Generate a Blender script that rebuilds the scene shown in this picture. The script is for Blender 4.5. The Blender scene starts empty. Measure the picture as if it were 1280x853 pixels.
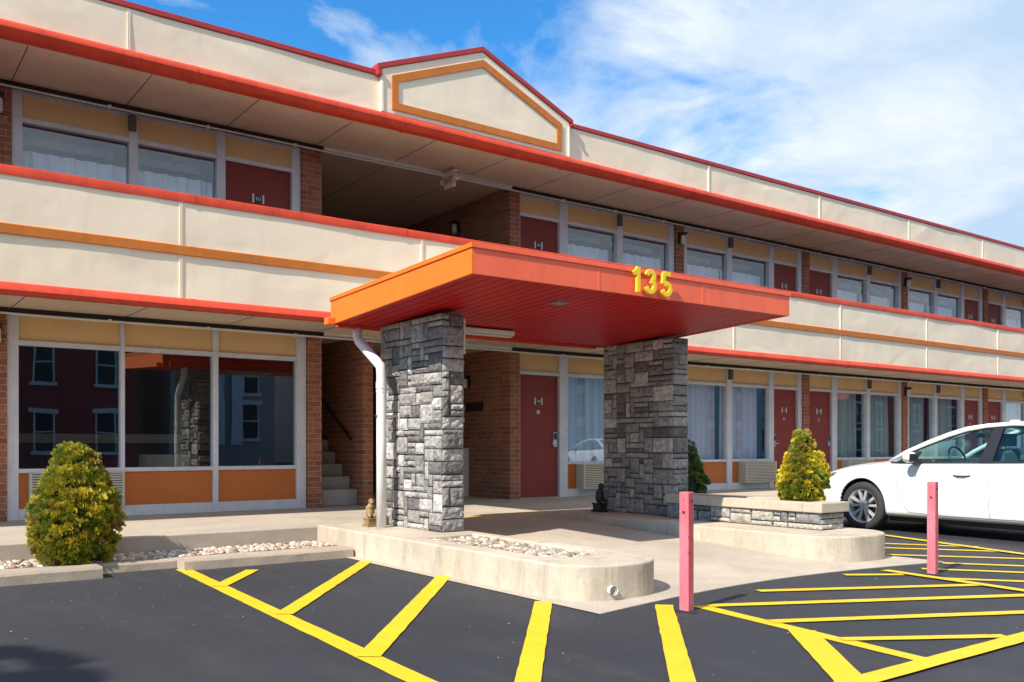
import bpy, bmesh, math, random
import numpy as np
from mathutils import Vector, Matrix, noise as mnoise
from mathutils.bvhtree import BVHTree
random.seed(7)
R = math.radians
scene = bpy.context.scene
col = scene.collection

# ------------------------------------------------------------------ materials
def newmat(name):
    m = bpy.data.materials.new(name); m.use_nodes = True
    nt = m.node_tree; b = nt.nodes['Principled BSDF']
    return m, nt, b
def N(nt, t, **kw):
    n = nt.nodes.new(t)
    for k, v in kw.items():
        if k in n.inputs: n.inputs[k].default_value = v
        else: setattr(n, k, v)
    return n
def L(nt, a, b): nt.links.new(a, b)
def pos(nt, scale=(1, 1, 1), obj=False):
    if obj:
        g = N(nt, 'ShaderNodeTexCoord').outputs['Object']
    else:
        g = N(nt, 'ShaderNodeNewGeometry').outputs['Position']
    mp = N(nt, 'ShaderNodeMapping'); mp.inputs['Scale'].default_value = scale
    L(nt, g, mp.inputs['Vector']); return mp.outputs['Vector']
def mixc(nt, fac, a, b, blend='MIX'):
    m = N(nt, 'ShaderNodeMix', data_type='RGBA', blend_type=blend)
    for i, v in ((0, fac), (6, a), (7, b)):
        if isinstance(v, (int, float)): m.inputs[i].default_value = v
        elif isinstance(v, tuple): m.inputs[i].default_value = v if len(v) == 4 else (*v, 1)
        else: L(nt, v, m.inputs[i])
    return m.outputs[2]
def ramp(nt, src, stops):
    r = N(nt, 'ShaderNodeValToRGB'); e = r.color_ramp.elements
    while len(e) < len(stops): e.new(.5)
    for i, (p, c) in enumerate(stops):
        e[i].position = p; e[i].color = (c, c, c, 1) if isinstance(c, (int, float)) else (*c, 1)
    L(nt, src, r.inputs[0]); return r.outputs[0]
def noise(nt, vec, scale, detail=4, rough=.55, dist=0):
    n = N(nt, 'ShaderNodeTexNoise'); n.inputs['Scale'].default_value = scale
    n.inputs['Detail'].default_value = detail; n.inputs['Roughness'].default_value = rough
    n.inputs['Distortion'].default_value = dist
    L(nt, vec, n.inputs['Vector']); return n.outputs['Fac']
def bump(nt, b, h, dist, strength=1.0, prev=None):
    u = N(nt, 'ShaderNodeBump'); u.inputs['Strength'].default_value = strength
    u.inputs['Distance'].default_value = dist; L(nt, h, u.inputs['Height'])
    if prev is not None: L(nt, prev, u.inputs['Normal'])
    L(nt, u.outputs[0], b.inputs['Normal']); return u.outputs[0]
def paint(name, c, rough=.5, var=.12, scale=2.0, bmp=0, bscale=40, dirt=0, metallic=0, obj=False, vscale=(1, 1, 1), spec=.5, coat=0):
    m, nt, b = newmat(name)
    v = pos(nt, vscale, obj)
    f = noise(nt, v, scale, 5, .6)
    f = ramp(nt, f, [(.3, 0.0), (.7, 1.0)])
    lo = tuple(x * (1 - var) for x in c); hi = tuple(min(1, x * (1 + var * .6)) for x in c)
    cc = mixc(nt, f, lo, hi)
    if dirt:
        v2 = pos(nt, (3, 3, .45), obj)
        d = ramp(nt, noise(nt, v2, 3.0, 6, .65), [(.5, 0.0), (.75, dirt)])
        cc = mixc(nt, d, cc, tuple(x * .45 for x in c))
    L(nt, cc, b.inputs['Base Color'])
    b.inputs['Roughness'].default_value = rough; b.inputs['Metallic'].default_value = metallic
    b.inputs['Specular IOR Level'].default_value = spec
    b.inputs['Coat Weight'].default_value = coat; b.inputs['Coat Roughness'].default_value = .08
    if bmp: bump(nt, b, noise(nt, v, bscale, 5, .6), bmp)
    return m
M = {}
M['red'] = paint('red_trim_paint', (.60, .060, .028), .5, .2, 3, .003, 14, dirt=.45, spec=.3)
M['darkred'] = paint('roof_edge_red', (.42, .030, .030), .5, .16, 3, .002, 14, dirt=.3)
M['coral'] = paint('coral_fascia_paint', (.92, .15, .070), .45, .08, 1.5, .004, 5, dirt=.25)
M['orange_end'] = paint('orange_fascia_paint', (.86, .165, .014), .45, .08, 1.5, .004, 5, dirt=.2)
M['orange_stripe'] = paint('orange_stripe_paint', (.56, .165, .018), .5, .12, 3, .002, 10, dirt=.3)
M['panel_orange'] = paint('orange_spandrel_paint', (.52, .135, .022), .35, .10, 1.2, .002, 3)
M['transom'] = paint('cream_transom_paint', (.74, .47, .21), .55, .08, 2, .001, 6)
M['frame'] = paint('frame_paint', (.62, .62, .655), .45, .12, 5, .001, 30, dirt=.2)
M['soffit'] = paint('soffit_metal', (.70, .56, .43), .42, .12, .7, .006, 1.5, dirt=.3)
M['dark'] = paint('dark_gap', (.02, .016, .014), .8, .2)
M['door'] = paint('door_paint', (.24, .040, .032), .55, .10, 1.5, .001, 8, spec=.25)
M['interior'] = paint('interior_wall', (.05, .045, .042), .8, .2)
M['metal'] = paint('brushed_metal', (.55, .54, .52), .32, .1, 8, metallic=1)
M['brass'] = paint('aged_nickel', (.62, .52, .42), .3, .1, 8, metallic=.9)
M['white'] = paint('white_paint', (.74, .73, .70), .45, .10, 4, .001, 20, dirt=.12)
M['pvc'] = paint('white_pipe', (.72, .71, .68), .35, .12, 3, .001, 12, dirt=.12)
M['black'] = paint('black_plastic', (.015, .015, .016), .4, .2)
M['digit'] = paint('yellow_digit', (.88, .60, .015), .4, .05)
M['digit_white'] = paint('white_digit', (.8, .78, .74), .5, .05)
M['plate'] = paint('number_plate_dark', (.03, .025, .022), .5, .1)
M['ac'] = paint('aircon_beige', (.56, .50, .38), .5, .1, 5)
M['acgap'] = paint('aircon_gap', (.10, .08, .06), .7, .1)
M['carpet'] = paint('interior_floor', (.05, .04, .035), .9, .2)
M['fabric'] = paint('beige_upholstery', (.42, .36, .26), .85, .1, 12)
M['bark'] = paint('bark', (.12, .08, .05), .9, .3, 20, .01, 30)
M['stucco'] = paint('grey_siding', (.40, .34, .28), .8, .12)
M['lintel'] = paint('pale_stone_lintel', (.78, .75, .68), .8, .1)
M['roofing'] = paint('dark_roofing', (.06, .06, .065), .85, .2)
M['bronze'] = paint('dark_statue', (.022, .018, .018), .5, .3, 10, .003, 40)
M['gilt'] = paint('weathered_gilt_statue', (.30, .19, .085), .65, .35, 14, .004, 40)
M['lamp_glass'] = paint('frosted_lamp_glass', (.62, .60, .56), .3, .05)
M['soil'] = paint('planter_soil', (.16, .12, .08), .95, .3, 10, .02, 20)
M['tarpatch'] = paint('cracked_tar', (.022, .021, .021), .8, .5, 30, .01, 60)
M['exitpink'] = paint('exit_sign_white', (.75, .58, .56), .5, .05)
M['exitred'] = paint('exit_letter_red', (.55, .10, .10), .5, .05)

def cream(name='cream_fascia'):
    m, nt, b = newmat(name)
    v = pos(nt)
    f = ramp(nt, noise(nt, v, 1.3, 5, .6), [(.3, 0.0), (.7, 1.0)])
    cc = mixc(nt, f, (.81, .68, .515), (.87, .745, .575))
    d = ramp(nt, noise(nt, pos(nt, (4, 4, .5)), 1.6, 6, .65), [(.56, 0.0), (.85, .22)])
    cc = mixc(nt, d, cc, (.50, .40, .28))
    L(nt, cc, b.inputs['Base Color']); b.inputs['Roughness'].default_value = .48
    n1 = noise(nt, pos(nt, (1.0, 1, 1.7)), .9, 2, .4, .6)
    p = bump(nt, b, n1, .032, .8)
    n2 = noise(nt, pos(nt, (1.0, 1, .45)), 3.5, 2, .5)
    bump(nt, b, n2, .008, .8, p)
    return m
M['cream'] = cream()

def brick(name, axis):
    m, nt, b = newmat(name)
    g = N(nt, 'ShaderNodeNewGeometry').outputs['Position']
    s = N(nt, 'ShaderNodeSeparateXYZ'); L(nt, g, s.inputs[0])
    c = N(nt, 'ShaderNodeCombineXYZ')
    L(nt, s.outputs['X' if axis == 'x' else 'Y'], c.inputs[0]); L(nt, s.outputs['Z'], c.inputs[1])
    t = N(nt, 'ShaderNodeTexBrick'); L(nt, c.outputs[0], t.inputs['Vector'])
    t.inputs['Scale'].default_value = 1; t.inputs['Brick Width'].default_value = .215
    t.inputs['Row Height'].default_value = .079; t.inputs['Mortar Size'].default_value = .0055
    t.inputs['Mortar Smooth'].default_value = .2; t.inputs['Bias'].default_value = -.1
    t.inputs['Color1'].default_value = (.40, .135, .066, 1); t.inputs['Color2'].default_value = (.26, .078, .040, 1)
    t.inputs['Mortar'].default_value = (.42, .33, .25, 1)
    f = ramp(nt, noise(nt, g, 25, 5, .7), [(.3, .72), (.75, 1.15)])
    cc = mixc(nt, 1.0, t.outputs['Color'], f, 'MULTIPLY')
    L(nt, cc, b.inputs['Base Color']); b.inputs['Roughness'].default_value = .85
    inv = N(nt, 'ShaderNodeMath', operation='SUBTRACT'); inv.inputs[0].default_value = 1; L(nt, t.outputs['Fac'], inv.inputs[1])
    p = bump(nt, b, inv.outputs[0], .006)
    bump(nt, b, noise(nt, g, 90, 4, .6), .002, 1, p)
    return m
M['brick'] = brick('brick_front', 'x'); M['brick_side'] = brick('brick_side', 'y')

def concrete(name, c, stain=.5, streak=False, speck=True):
    m, nt, b = newmat(name)
    v = pos(nt)
    f = ramp(nt, noise(nt, v, .9, 8, .62, .4), [(.32, 0.0), (.68, 1.0)])
    cc = mixc(nt, f, tuple(x * .80 for x in c), tuple(min(1, x * 1.10) for x in c))
    f2 = ramp(nt, noise(nt, v, 7, 8, .7), [(.50, 0.0), (.78, stain)])
    cc = mixc(nt, f2, cc, tuple(x * .55 for x in c))
    if streak:
        f3 = ramp(nt, noise(nt, pos(nt, (2.6, 2.6, .5)), 1.7, 9, .74, .4), [(.50, 0.0), (.70, .7)])
        cc = mixc(nt, f3, cc, tuple(x * .48 for x in c))
    if speck:
        f4 = ramp(nt, noise(nt, v, 130, 3, .7), [(.35, .80), (.65, 1.12)])
        cc = mixc(nt, 1.0, cc, f4, 'MULTIPLY')
    L(nt, cc, b.inputs['Base Color']); b.inputs['Roughness'].default_value = .85
    p = bump(nt, b, noise(nt, v, 60, 6, .7), .003)
    bump(nt, b, noise(nt, v, 3, 3, .6), .01, 1, p)
    return m
M['concrete'] = concrete('concrete_slab', (.47, .40, .32), .35)
M['concrete_wall'] = concrete('concrete_island_wall', (.56, .475, .365), .45, True)
M['kerb'] = concrete('kerb_concrete', (.42, .34, .26), .6, False)
M['step'] = concrete('step_concrete', (.34, .32, .29), .4)

def asphalt():
    m, nt, b = newmat('asphalt')
    v = pos(nt)
    f = ramp(nt, noise(nt, v, .35, 6, .6, .3), [(.3, 0.0), (.7, 1.0)])
    cc = mixc(nt, f, (.026, .028, .034), (.038, .040, .047))
    f2 = ramp(nt, noise(nt, v, 320, 2, .6), [(.3, .72), (.7, 1.25)])
    cc = mixc(nt, 1.0, cc, f2, 'MULTIPLY')
    vo = N(nt, 'ShaderNodeTexVoronoi'); vo.inputs['Scale'].default_value = 5.5; L(nt, v, vo.inputs['Vector'])
    sp = ramp(nt, vo.outputs['Distance'], [(.018, .8), (.04, 0.0)])
    cc = mixc(nt, sp, cc, (.20, .20, .20))
    f5 = ramp(nt, noise(nt, pos(nt, (1, .3, 1)), 2.2, 7, .7), [(.50, 0.0), (.7, .4)])
    cc = mixc(nt, f5, cc, (.062, .060, .060))
    b.inputs['Specular IOR Level'].default_value = .35
    L(nt, cc, b.inputs['Base Color'])
    L(nt, ramp(nt, noise(nt, v, 1.2, 5, .6), [(.3, .62), (.7, .82)]), b.inputs['Roughness'])
    p = bump(nt, b, noise(nt, v, 260, 3, .7), .003, .7)
    bump(nt, b, noise(nt, v, 1.5, 3, .5), .012, .7, p)
    return m
M['asphalt'] = asphalt()
def ypaint():
    m, nt, b = newmat('yellow_road_paint')
    v = pos(nt)
    f = ramp(nt, noise(nt, v, 2.5, 6, .65), [(.3, 0.0), (.7, 1.0)])
    cc = mixc(nt, f, (.66, .43, .008), (.74, .50, .010))
    w = ramp(nt, noise(nt, v, 14, 10, .8, .5), [(.585, 0.0), (.66, .7)])
    cc = mixc(nt, w, cc, (.09, .085, .07))
    L(nt, cc, b.inputs['Base Color']); b.inputs['Roughness'].default_value = .6
    bump(nt, b, noise(nt, v, 240, 3, .7), .003, .6)
    return m
M['yellow'] = ypaint()

def attrcol(name, rough, layer='Col', bmp=0, bscale=30, trans=0, mul=.25, obj=False):
    m, nt, b = newmat(name)
    a = N(nt, 'ShaderNodeAttribute', attribute_name=layer)
    v = pos(nt, obj=obj)
    f = ramp(nt, noise(nt, v, bscale * .5, 6, .7), [(.3, 1 - mul), (.7, 1 + mul)])
    cc = mixc(nt, 1.0, a.outputs['Color'], f, 'MULTIPLY')
    L(nt, cc, b.inputs['Base Color']); b.inputs['Roughness'].default_value = rough
    if bmp: bump(nt, b, noise(nt, v, bscale, 7, .7), bmp)
    if trans:
        t = N(nt, 'ShaderNodeBsdfTranslucent'); L(nt, cc, t.inputs['Color'])
        mx = N(nt, 'ShaderNodeMixShader'); mx.inputs[0].default_value = trans
        out = nt.nodes['Material Output']
        L(nt, b.outputs[0], mx.inputs[1]); L(nt, t.outputs[0], mx.inputs[2]); L(nt, mx.outputs[0], out.inputs[0])
    return m
M['stone'] = attrcol('ledge_stone', .85, bmp=.014, bscale=34, mul=.5)
M['pebble'] = attrcol('river_pebble', .8, bmp=.002, bscale=60, mul=.15)
M['leaf'] = attrcol('arborvitae_leaf', .6, trans=.25, mul=.1, bscale=10)
M['mortar'] = paint('dark_mortar', (.05, .048, .047), .95, .3, 20)

def glass(name, refl=1.9, tint=(.80, .86, .86)):
    m, nt, b = newmat(name)
    nt.nodes.remove(b)
    out = nt.nodes['Material Output']
    g = N(nt, 'ShaderNodeBsdfGlossy'); g.inputs['Roughness'].default_value = .0
    g.inputs['Color'].default_value = (.95, .97, 1, 1)
    v = pos(nt, (1, 1, 1))
    u = N(nt, 'ShaderNodeBump'); u.inputs['Distance'].default_value = .0012; u.inputs['Strength'].default_value = .5
    L(nt, noise(nt, v, 1.6, 2, .4), u.inputs['Height']); L(nt, u.outputs[0], g.inputs['Normal'])
    t = N(nt, 'ShaderNodeBsdfTransparent'); t.inputs['Color'].default_value = (*tint, 1)
    ge = N(nt, 'ShaderNodeNewGeometry')      # Schlick reflectance, the same from both faces of the pane
    dt = N(nt, 'ShaderNodeVectorMath', operation='DOT_PRODUCT'); L(nt, ge.outputs['Normal'], dt.inputs[0]); L(nt, ge.outputs['Incoming'], dt.inputs[1])
    ab = N(nt, 'ShaderNodeMath', operation='ABSOLUTE'); L(nt, dt.outputs['Value'], ab.inputs[0])
    su = N(nt, 'ShaderNodeMath', operation='SUBTRACT', use_clamp=True); su.inputs[0].default_value = 1; L(nt, ab.outputs[0], su.inputs[1])
    pw_ = N(nt, 'ShaderNodeMath', operation='POWER'); L(nt, su.outputs[0], pw_.inputs[0]); pw_.inputs[1].default_value = 5
    sc_ = N(nt, 'ShaderNodeMath', operation='MULTIPLY_ADD'); L(nt, pw_.outputs[0], sc_.inputs[0]); sc_.inputs[1].default_value = .955; sc_.inputs[2].default_value = .045
    mm = N(nt, 'ShaderNodeMath', operation='MULTIPLY', use_clamp=True); mm.inputs[1].default_value = refl; L(nt, sc_.outputs[0], mm.inputs[0])
    mx = N(nt, 'ShaderNodeMixShader'); L(nt, mm.outputs[0], mx.inputs[0])
    L(nt, t.outputs[0], mx.inputs[1]); L(nt, g.outputs[0], mx.inputs[2]); L(nt, mx.outputs[0], out.inputs[0])
    return m
M['glass'] = glass('window_glass', 1.9, (.93, .96, .97))
M['glass_up'] = glass('window_glass_upper', 1.5, (.96, .98, .99))
M['carglass'] = glass('car_glass', 1.0, (.64, .86, .83))
def cloth(name, c, tr=.3):
    m, nt, b = newmat(name)
    b.inputs['Base Color'].default_value = (*c, 1); b.inputs['Roughness'].default_value = .9
    t = N(nt, 'ShaderNodeBsdfTranslucent'); t.inputs['Color'].default_value = (*c, 1)
    mx = N(nt, 'ShaderNodeMixShader'); mx.inputs[0].default_value = tr
    out = nt.nodes['Material Output']
    L(nt, b.outputs[0], mx.inputs[1]); L(nt, t.outputs[0], mx.inputs[2]); L(nt, mx.outputs[0], out.inputs[0])
    return m
M['curtain'] = cloth('sheer_curtain', (.70, .80, .92), .05)
M['curtain_header'] = cloth('curtain_header', (.30, .29, .30))
M['curtain_dark'] = cloth('grey_curtain', (.78, .74, .84), .1)
M['curtain_green'] = cloth('grey_green_curtain', (.48, .58, .55), .1)
M['canopy_soffit'] = paint('glossy_red_planks', (.46, .008, .006), .42, .12, 2, .001, 10, dirt=.2, spec=.25)
def bollardmat():
    m, nt, b = newmat('faded_red_bollard_paint')
    v = pos(nt, obj=True)
    f = ramp(nt, noise(nt, pos(nt, (3, 3, .8), True), 2.4, 6, .65), [(.3, 0.0), (.7, 1.0)])
    cc = mixc(nt, f, (.60, .085, .115), (.74, .20, .24))
    w = ramp(nt, noise(nt, v, 9, 7, .7, .4), [(.60, 0.0), (.62, 1.0)])
    cc = mixc(nt, w, cc, (.05, .03, .028))
    L(nt, cc, b.inputs['Base Color']); b.inputs['Roughness'].default_value = .6
    bump(nt, b, f, .002)
    return m
M['bollard'] = bollardmat()
M['carpaint'] = paint('white_car_paint', (.84, .84, .83), .25, .02, 2, obj=True, coat=.8)
M['cartrim'] = paint('black_car_trim', (.018, .019, .022), .35, .1, obj=True)
M['tyre'] = paint('tyre_rubber', (.03, .03, .03), .8, .2, 12, obj=True)
M['rim'] = paint('alloy_rim', (.70, .70, .71), .3, .08, 6, metallic=.5, obj=True)
M['rimdark'] = paint('rim_dark', (.03, .03, .032), .5, .1, obj=True)
M['amber'] = paint('amber_lens', (.85, .20, .02), .2, .05, obj=True)
M['seat'] = paint('car_seat', (.10, .14, .16), .7, .1, obj=True)
M['lens'] = paint('headlight_lens', (.10, .10, .11), .12, .1, obj=True)
M['taillight'] = paint('red_lens', (.35, .01, .01), .2, .1, obj=True)

# ------------------------------------------------------------------ mesh helper
class MB:
    def __init__(s): s.v = []; s.f = []; s.m = []; s.c = []
    def face(s, pts, mi=0, c=None):
        i = len(s.v); s.v += [tuple(p) for p in pts]; s.f.append(list(range(i, i + len(pts)))); s.m.append(mi); s.c.append(c)
    def box(s, x0, x1, y0, y1, z0, z1, mi=0, rot=None, pivot=None):
        p = [(x0, y0, z0), (x1, y0, z0), (x1, y1, z0), (x0, y1, z0), (x0, y0, z1), (x1, y0, z1), (x1, y1, z1), (x0, y1, z1)]
        if rot is not None:
            pv = Vector(pivot or ((x0 + x1) / 2, (y0 + y1) / 2, (z0 + z1) / 2)); p = [tuple(rot @ (Vector(q) - pv) + pv) for q in p]
        i = len(s.v); s.v += p
        for f in ((0, 3, 2, 1), (4, 5, 6, 7), (0, 1, 5, 4), (1, 2, 6, 5), (2, 3, 7, 6), (3, 0, 4, 7)):
            s.f.append([i + k for k in f]); s.m.append(mi); s.c.append(None)
        return s
    def prism(s, poly, z0, z1, mi=0, axis='z', mt=None):
        # poly of 2d points, extruded along axis
        def P(a, b, c):
            return (a, b, c) if axis == 'z' else ((a, c, b) if axis == 'y' else (c, a, b))
        n = len(poly); i = len(s.v)
        s.v += [P(a, b, z0) for a, b in poly] + [P(a, b, z1) for a, b in poly]
        s.f.append([i + k for k in range(n)][::-1]); s.m.append(mi); s.c.append(None)
        s.f.append([i + n + k for k in range(n)]); s.m.append(mi if mt is None else mt); s.c.append(None)
        for k in range(n):
            s.f.append([i + k, i + (k + 1) % n, i + n + (k + 1) % n, i + n + k]); s.m.append(mi); s.c.append(None)
        return s
    def tube(s, pts, r, seg=12, mi=0, caps=True, sx=1.0):
        pts = [Vector(p) for p in pts]; rings = []
        up = None
        for k, p in enumerate(pts):
            d = (pts[min(k + 1, len(pts) - 1)] - pts[max(k - 1, 0)]).normalized()
            if up is None:
                up = Vector((0, 0, 1)) if abs(d.z) < .9 else Vector((1, 0, 0))
            a = d.cross(up).normalized(); b = a.cross(d).normalized(); up = b
            rr = r[k] if isinstance(r, (list, tuple)) else r
            i = len(s.v)
            for j in range(seg):
                t = 2 * math.pi * j / seg
                s.v.append(tuple(p + a * math.cos(t) * rr * sx + b * math.sin(t) * rr))
            rings.append(i)
        for q in range(len(rings) - 1):
            for j in range(seg):
                s.f.append([rings[q] + j, rings[q] + (j + 1) % seg, rings[q + 1] + (j + 1) % seg, rings[q + 1] + j]); s.m.append(mi); s.c.append(None)
        if caps:
            s.f.append([rings[0] + j for j in range(seg)][::-1]); s.m.append(mi); s.c.append(None)
            s.f.append([rings[-1] + j for j in range(seg)]); s.m.append(mi); s.c.append(None)
        return s
    def grid(s, P, mi=0, close=False):
        nu = len(P); nv = len(P[0]); i = len(s.v)
        for row in P: s.v += [tuple(q) for q in row]
        for a in range(nu - 1 + (1 if close else 0)):
            for b in range(nv - 1):
                a2 = (a + 1) % nu
                s.f.append([i + a * nv + b, i + a2 * nv + b, i + a2 * nv + b + 1, i + a * nv + b + 1]); s.m.append(mi); s.c.append(None)
        return s
    def build(s, name, mat, parent=None, smooth=False, bevel=0, off=None, fix=True, auto=None):
        me = bpy.data.meshes.new(name)
        off = off or (off_of(parent) if parent else (0, 0, 0))
        v = [(a - off[0], b - off[1], c - off[2]) for a, b, c in s.v]
        me.from_pydata(v, [], s.f)
        for m in (mat if isinstance(mat, (list, tuple)) else [mat]): me.materials.append(M[m])
        me.polygons.foreach_set('material_index', s.m)
        if any(c is not None for c in s.c):
            at = me.color_attributes.new('Col', 'FLOAT_COLOR', 'CORNER')
            buf = []
            for f, c in zip(s.f, s.c):
                c = c or (.3, .3, .3)
                buf += [c[0], c[1], c[2], 1.0] * len(f)
            at.data.foreach_set('color', buf)
        if fix:
            bm = bmesh.new(); bm.from_mesh(me); bmesh.ops.recalc_face_normals(bm, faces=bm.faces); bm.to_mesh(me); bm.free()
        if smooth: me.shade_smooth()
        if auto:
            me.shade_smooth()
            me.set_sharp_from_angle(angle=R(auto))
        me.update()
        o = bpy.data.objects.new(name, me); col.objects.link(o)
        if parent: o.parent = parent
        if bevel:
            b = o.modifiers.new('bevel', 'BEVEL'); b.width = bevel; b.segments = 2; b.limit_method = 'ANGLE'; b.angle_limit = R(50)
        return o
def off_of(o):
    while o is not None:
        if 'ox' in OFF.get(o.name, {}): return OFF[o.name]['ox']
        o = o.parent
    return (0, 0, 0)
OFF = {}
def tag(o, label, cat, group=None, kind=None):
    if label: o['label'] = label
    if cat: o['category'] = cat
    if group: o['group'] = group
    if kind: o['kind'] = kind
    return o
def thing(name, loc, label, cat, group=None, local=False, rz=0):
    e = bpy.data.objects.new(name, None); col.objects.link(e); e.location = loc; e.rotation_euler = (0, 0, rz)
    e.empty_display_size = .3
    tag(e, label, cat, group)
    OFF[e.name] = {'ox': (0, 0, 0) if local else tuple(loc)}
    return e
def copy_tree(o, parent=None):
    c = o.copy(); col.objects.link(c); c.parent = parent
    for ch in o.children: copy_tree(ch, c)
    return c
def text(name, body, size, ext, mat, parent, loc, bold=0, off=None, rx=90, rz=0, sx=1.0):
    cu = bpy.data.curves.new(name, 'FONT'); cu.body = body; cu.size = size; cu.extrude = ext; cu.offset = bold
    cu.align_x = 'CENTER'; cu.align_y = 'CENTER'
    t = bpy.data.objects.new(name, cu); col.objects.link(t)
    dg = bpy.context.evaluated_depsgraph_get(); me = bpy.data.meshes.new_from_object(t.evaluated_get(dg))
    bpy.data.objects.remove(t)
    off = off or (off_of(parent) if parent else (0, 0, 0))
    mt = Matrix.Translation(Vector(loc) - Vector(off)) @ Matrix.Rotation(R(rz), 4, 'Z') @ Matrix.Rotation(R(rx), 4, 'X') @ Matrix.Diagonal((sx, 1, 1, 1))
    me.transform(mt); me.materials.clear(); me.materials.append(M[mat])
    o = bpy.data.objects.new(name, me); col.objects.link(o)
    if parent: o.parent = parent
    return o

FY = 12.5      # facade plane
GF = .25       # walkway level
UF = 2.98      # upstairs floor
S1 = 2.83; S2 = 5.56   # soffits
FA = 11.08     # fascia plane
XL, XR = -6.4, 41.9

# ------------------------------------------------------------------ ground
g = MB(); g.box(-400, 500, -400, 9.62, -.2, 0); g.box(-400, 500, 9.62, 500, -.2, -.004)
o = g.build('asphalt_ground', 'asphalt'); tag(o, 'dark sealed asphalt of the parking lot', 'ground', kind='structure')
wk = MB(); wk.box(XL, XR, 9.60, 21.5, 0, GF)
o = wk.build('walkway', 'concrete', bevel=.012); tag(o, 'raised concrete walkway along the ground floor rooms', 'walkway', kind='structure')
# dark expansion seams of the walkway are shallow saw cuts
# apron and ramp between the two islands
def zr(y): return max(.006, min(.253, .0532 * y - .262))
ap = MB()
ys = [4.55 + i * (9.66 - 4.55) / 30 for i in range(31)]
def apx(y):
    # front edge of the apron is slightly wavy: corner at left, edge running right
    return 0
rows = []
front = lambda x: 4.70 + .28 * math.sin(math.pi * (x - 4.22) / 4.68) + .015 * (x - 4.22)
xs = [4.22 + i * (8.90 - 4.22) / 24 for i in range(25)]
top = []
for x in xs:
    f = front(x); r = []
    for j in range(31):
        y = f + (9.66 - f) * j / 30
        z = zr(y)
        if x < 4.5: z = .006
        elif x < 5.0: z = .006 + (z - .006) * (x - 4.5) / .5
        if x > 8.2: z = .006 + (z - .006) * max(0, 1 - (x - 8.2) / .5)
        if x <= 4.45 and y > 8.6: z = .006
        r.append((x, y, z))
    top.append(r)
top2 = [r for r in top if r[0][0] <= 9.0]
ap.grid(top)
ap.face([(xs[-1], 9.66, -.1), (xs[0], 9.66, -.1), (xs[0], front(xs[0]), -.1), (xs[-1], front(xs[-1]), -.1)])
for k in range(24):
    a, b = top[k][0], top[k + 1][0]; ap.face([a, b, (b[0], b[1], -.1), (a[0], a[1], -.1)])
o = ap.build('concrete_ramp', 'concrete', fix=False); tag(o, 'pale concrete apron ramping up to the covered entrance', 'ramp', kind='structure')
ye = MB(); ye.box(5.6, 7.66, 9.60, 9.70, .2, GF + .006)
o = ye.build('painted_edge_line', 'yellow'); tag(o, 'worn yellow line painted on the walkway edge', 'line', kind='structure')

# painted markings: each stroke is one flat sheet above the asphalt
zc = [0]
def stroke(p, q, w, w2=None, z=.004):
    zc[0] += 1; z = z + .0001 * zc[0]; w *= (1.28 if p[0] > 4.84 else 1.12)
    p = Vector((*p, 0)); q = Vector((*q, 0)); d = (q - p).normalized(); n = Vector((-d.y, d.x, 0))
    w2 = w2 or w
    m = MB(); pts = []
    k = max(2, int((q - p).length / .12))
    A = []; B = []
    for i in range(k + 1):
        c = p.lerp(q, i / k); ww = w + (w2 - w) * i / k
        j1 = mnoise.noise(Vector((c.x * 9, c.y * 9, 1))) * .006; j2 = mnoise.noise(Vector((c.x * 9, c.y * 9, 5))) * .006
        A.append(c + n * (ww / 2 + j1)); B.append(c - n * (ww / 2 + j2))
    for i in range(k):
        m.face([(B[i].x, B[i].y, z), (B[i + 1].x, B[i + 1].y, z), (A[i + 1].x, A[i + 1].y, z), (A[i].x, A[i].y, z)])
    o = m.build('parking_line', 'yellow', fix=False)
    tag(o, None, None, None, 'structure'); return o
z1, z2, z3 = .004, .008, .012
for a in [((2.60, 8.76), (2.22, 2.4), .115, z1), ((2.52, 7.48), (3.10, 8.28), .11, z2), ((2.46, 5.98), (4.27, 8.24), .115, z2),
          ((2.34, 4.50), (4.34, 6.90), .12, z2), ((2.40, 3.18), (4.22, 5.32), .115, z2), ((2.30, 1.9), (4.83, 4.68), .115, z2),
          ((5.02, 4.52), (4.74, 2.66), .09, z1), ((5.06, 4.47), (7.55, 3.24), .085, z2), ((4.94, 3.82), (7.5, 2.56), .085, z2),
          ((4.83, 3.22), (5.72, 2.68), .085, z2), ((5.90, 4.68), (7.62, 3.80), .08, z2), ((4.86, 3.52), (3.9, 2.5), .13, z2),
          ((3.2, 2.58), (7.45, 2.60), .12, z3), ((7.80, 4.74), (7.42, 2.2), .085, z3), ((7.25, 4.80), (7.69, 4.50), .075, z2),
          ((10.86, 6.66), (9.2, 1.8), .085, z3),
          ((9.95, 6.10), (10.50, 5.22), .075, z1), ((9.55, 5.82), (10.32, 4.76), .075, z1), ((8.98, 5.44), (10.02, 4.10), .075, z1),
          ((8.78, 4.72), (9.75, 3.35), .075, z1), ((8.22, 4.62), (9.5, 2.85), .075, z1), ((7.74, 4.2), (9.3, 2.2), .075, z1),
          ((11.95, 8.6), (10.86, 6.66), .085, z3)]:
    if a[3] == z2 and a[0] == (2.30, 1.9): stroke((3.05, 2.80), a[1], a[2], z=a[3]); continue
    stroke(a[0], a[1], a[2], z=a[3])

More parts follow.
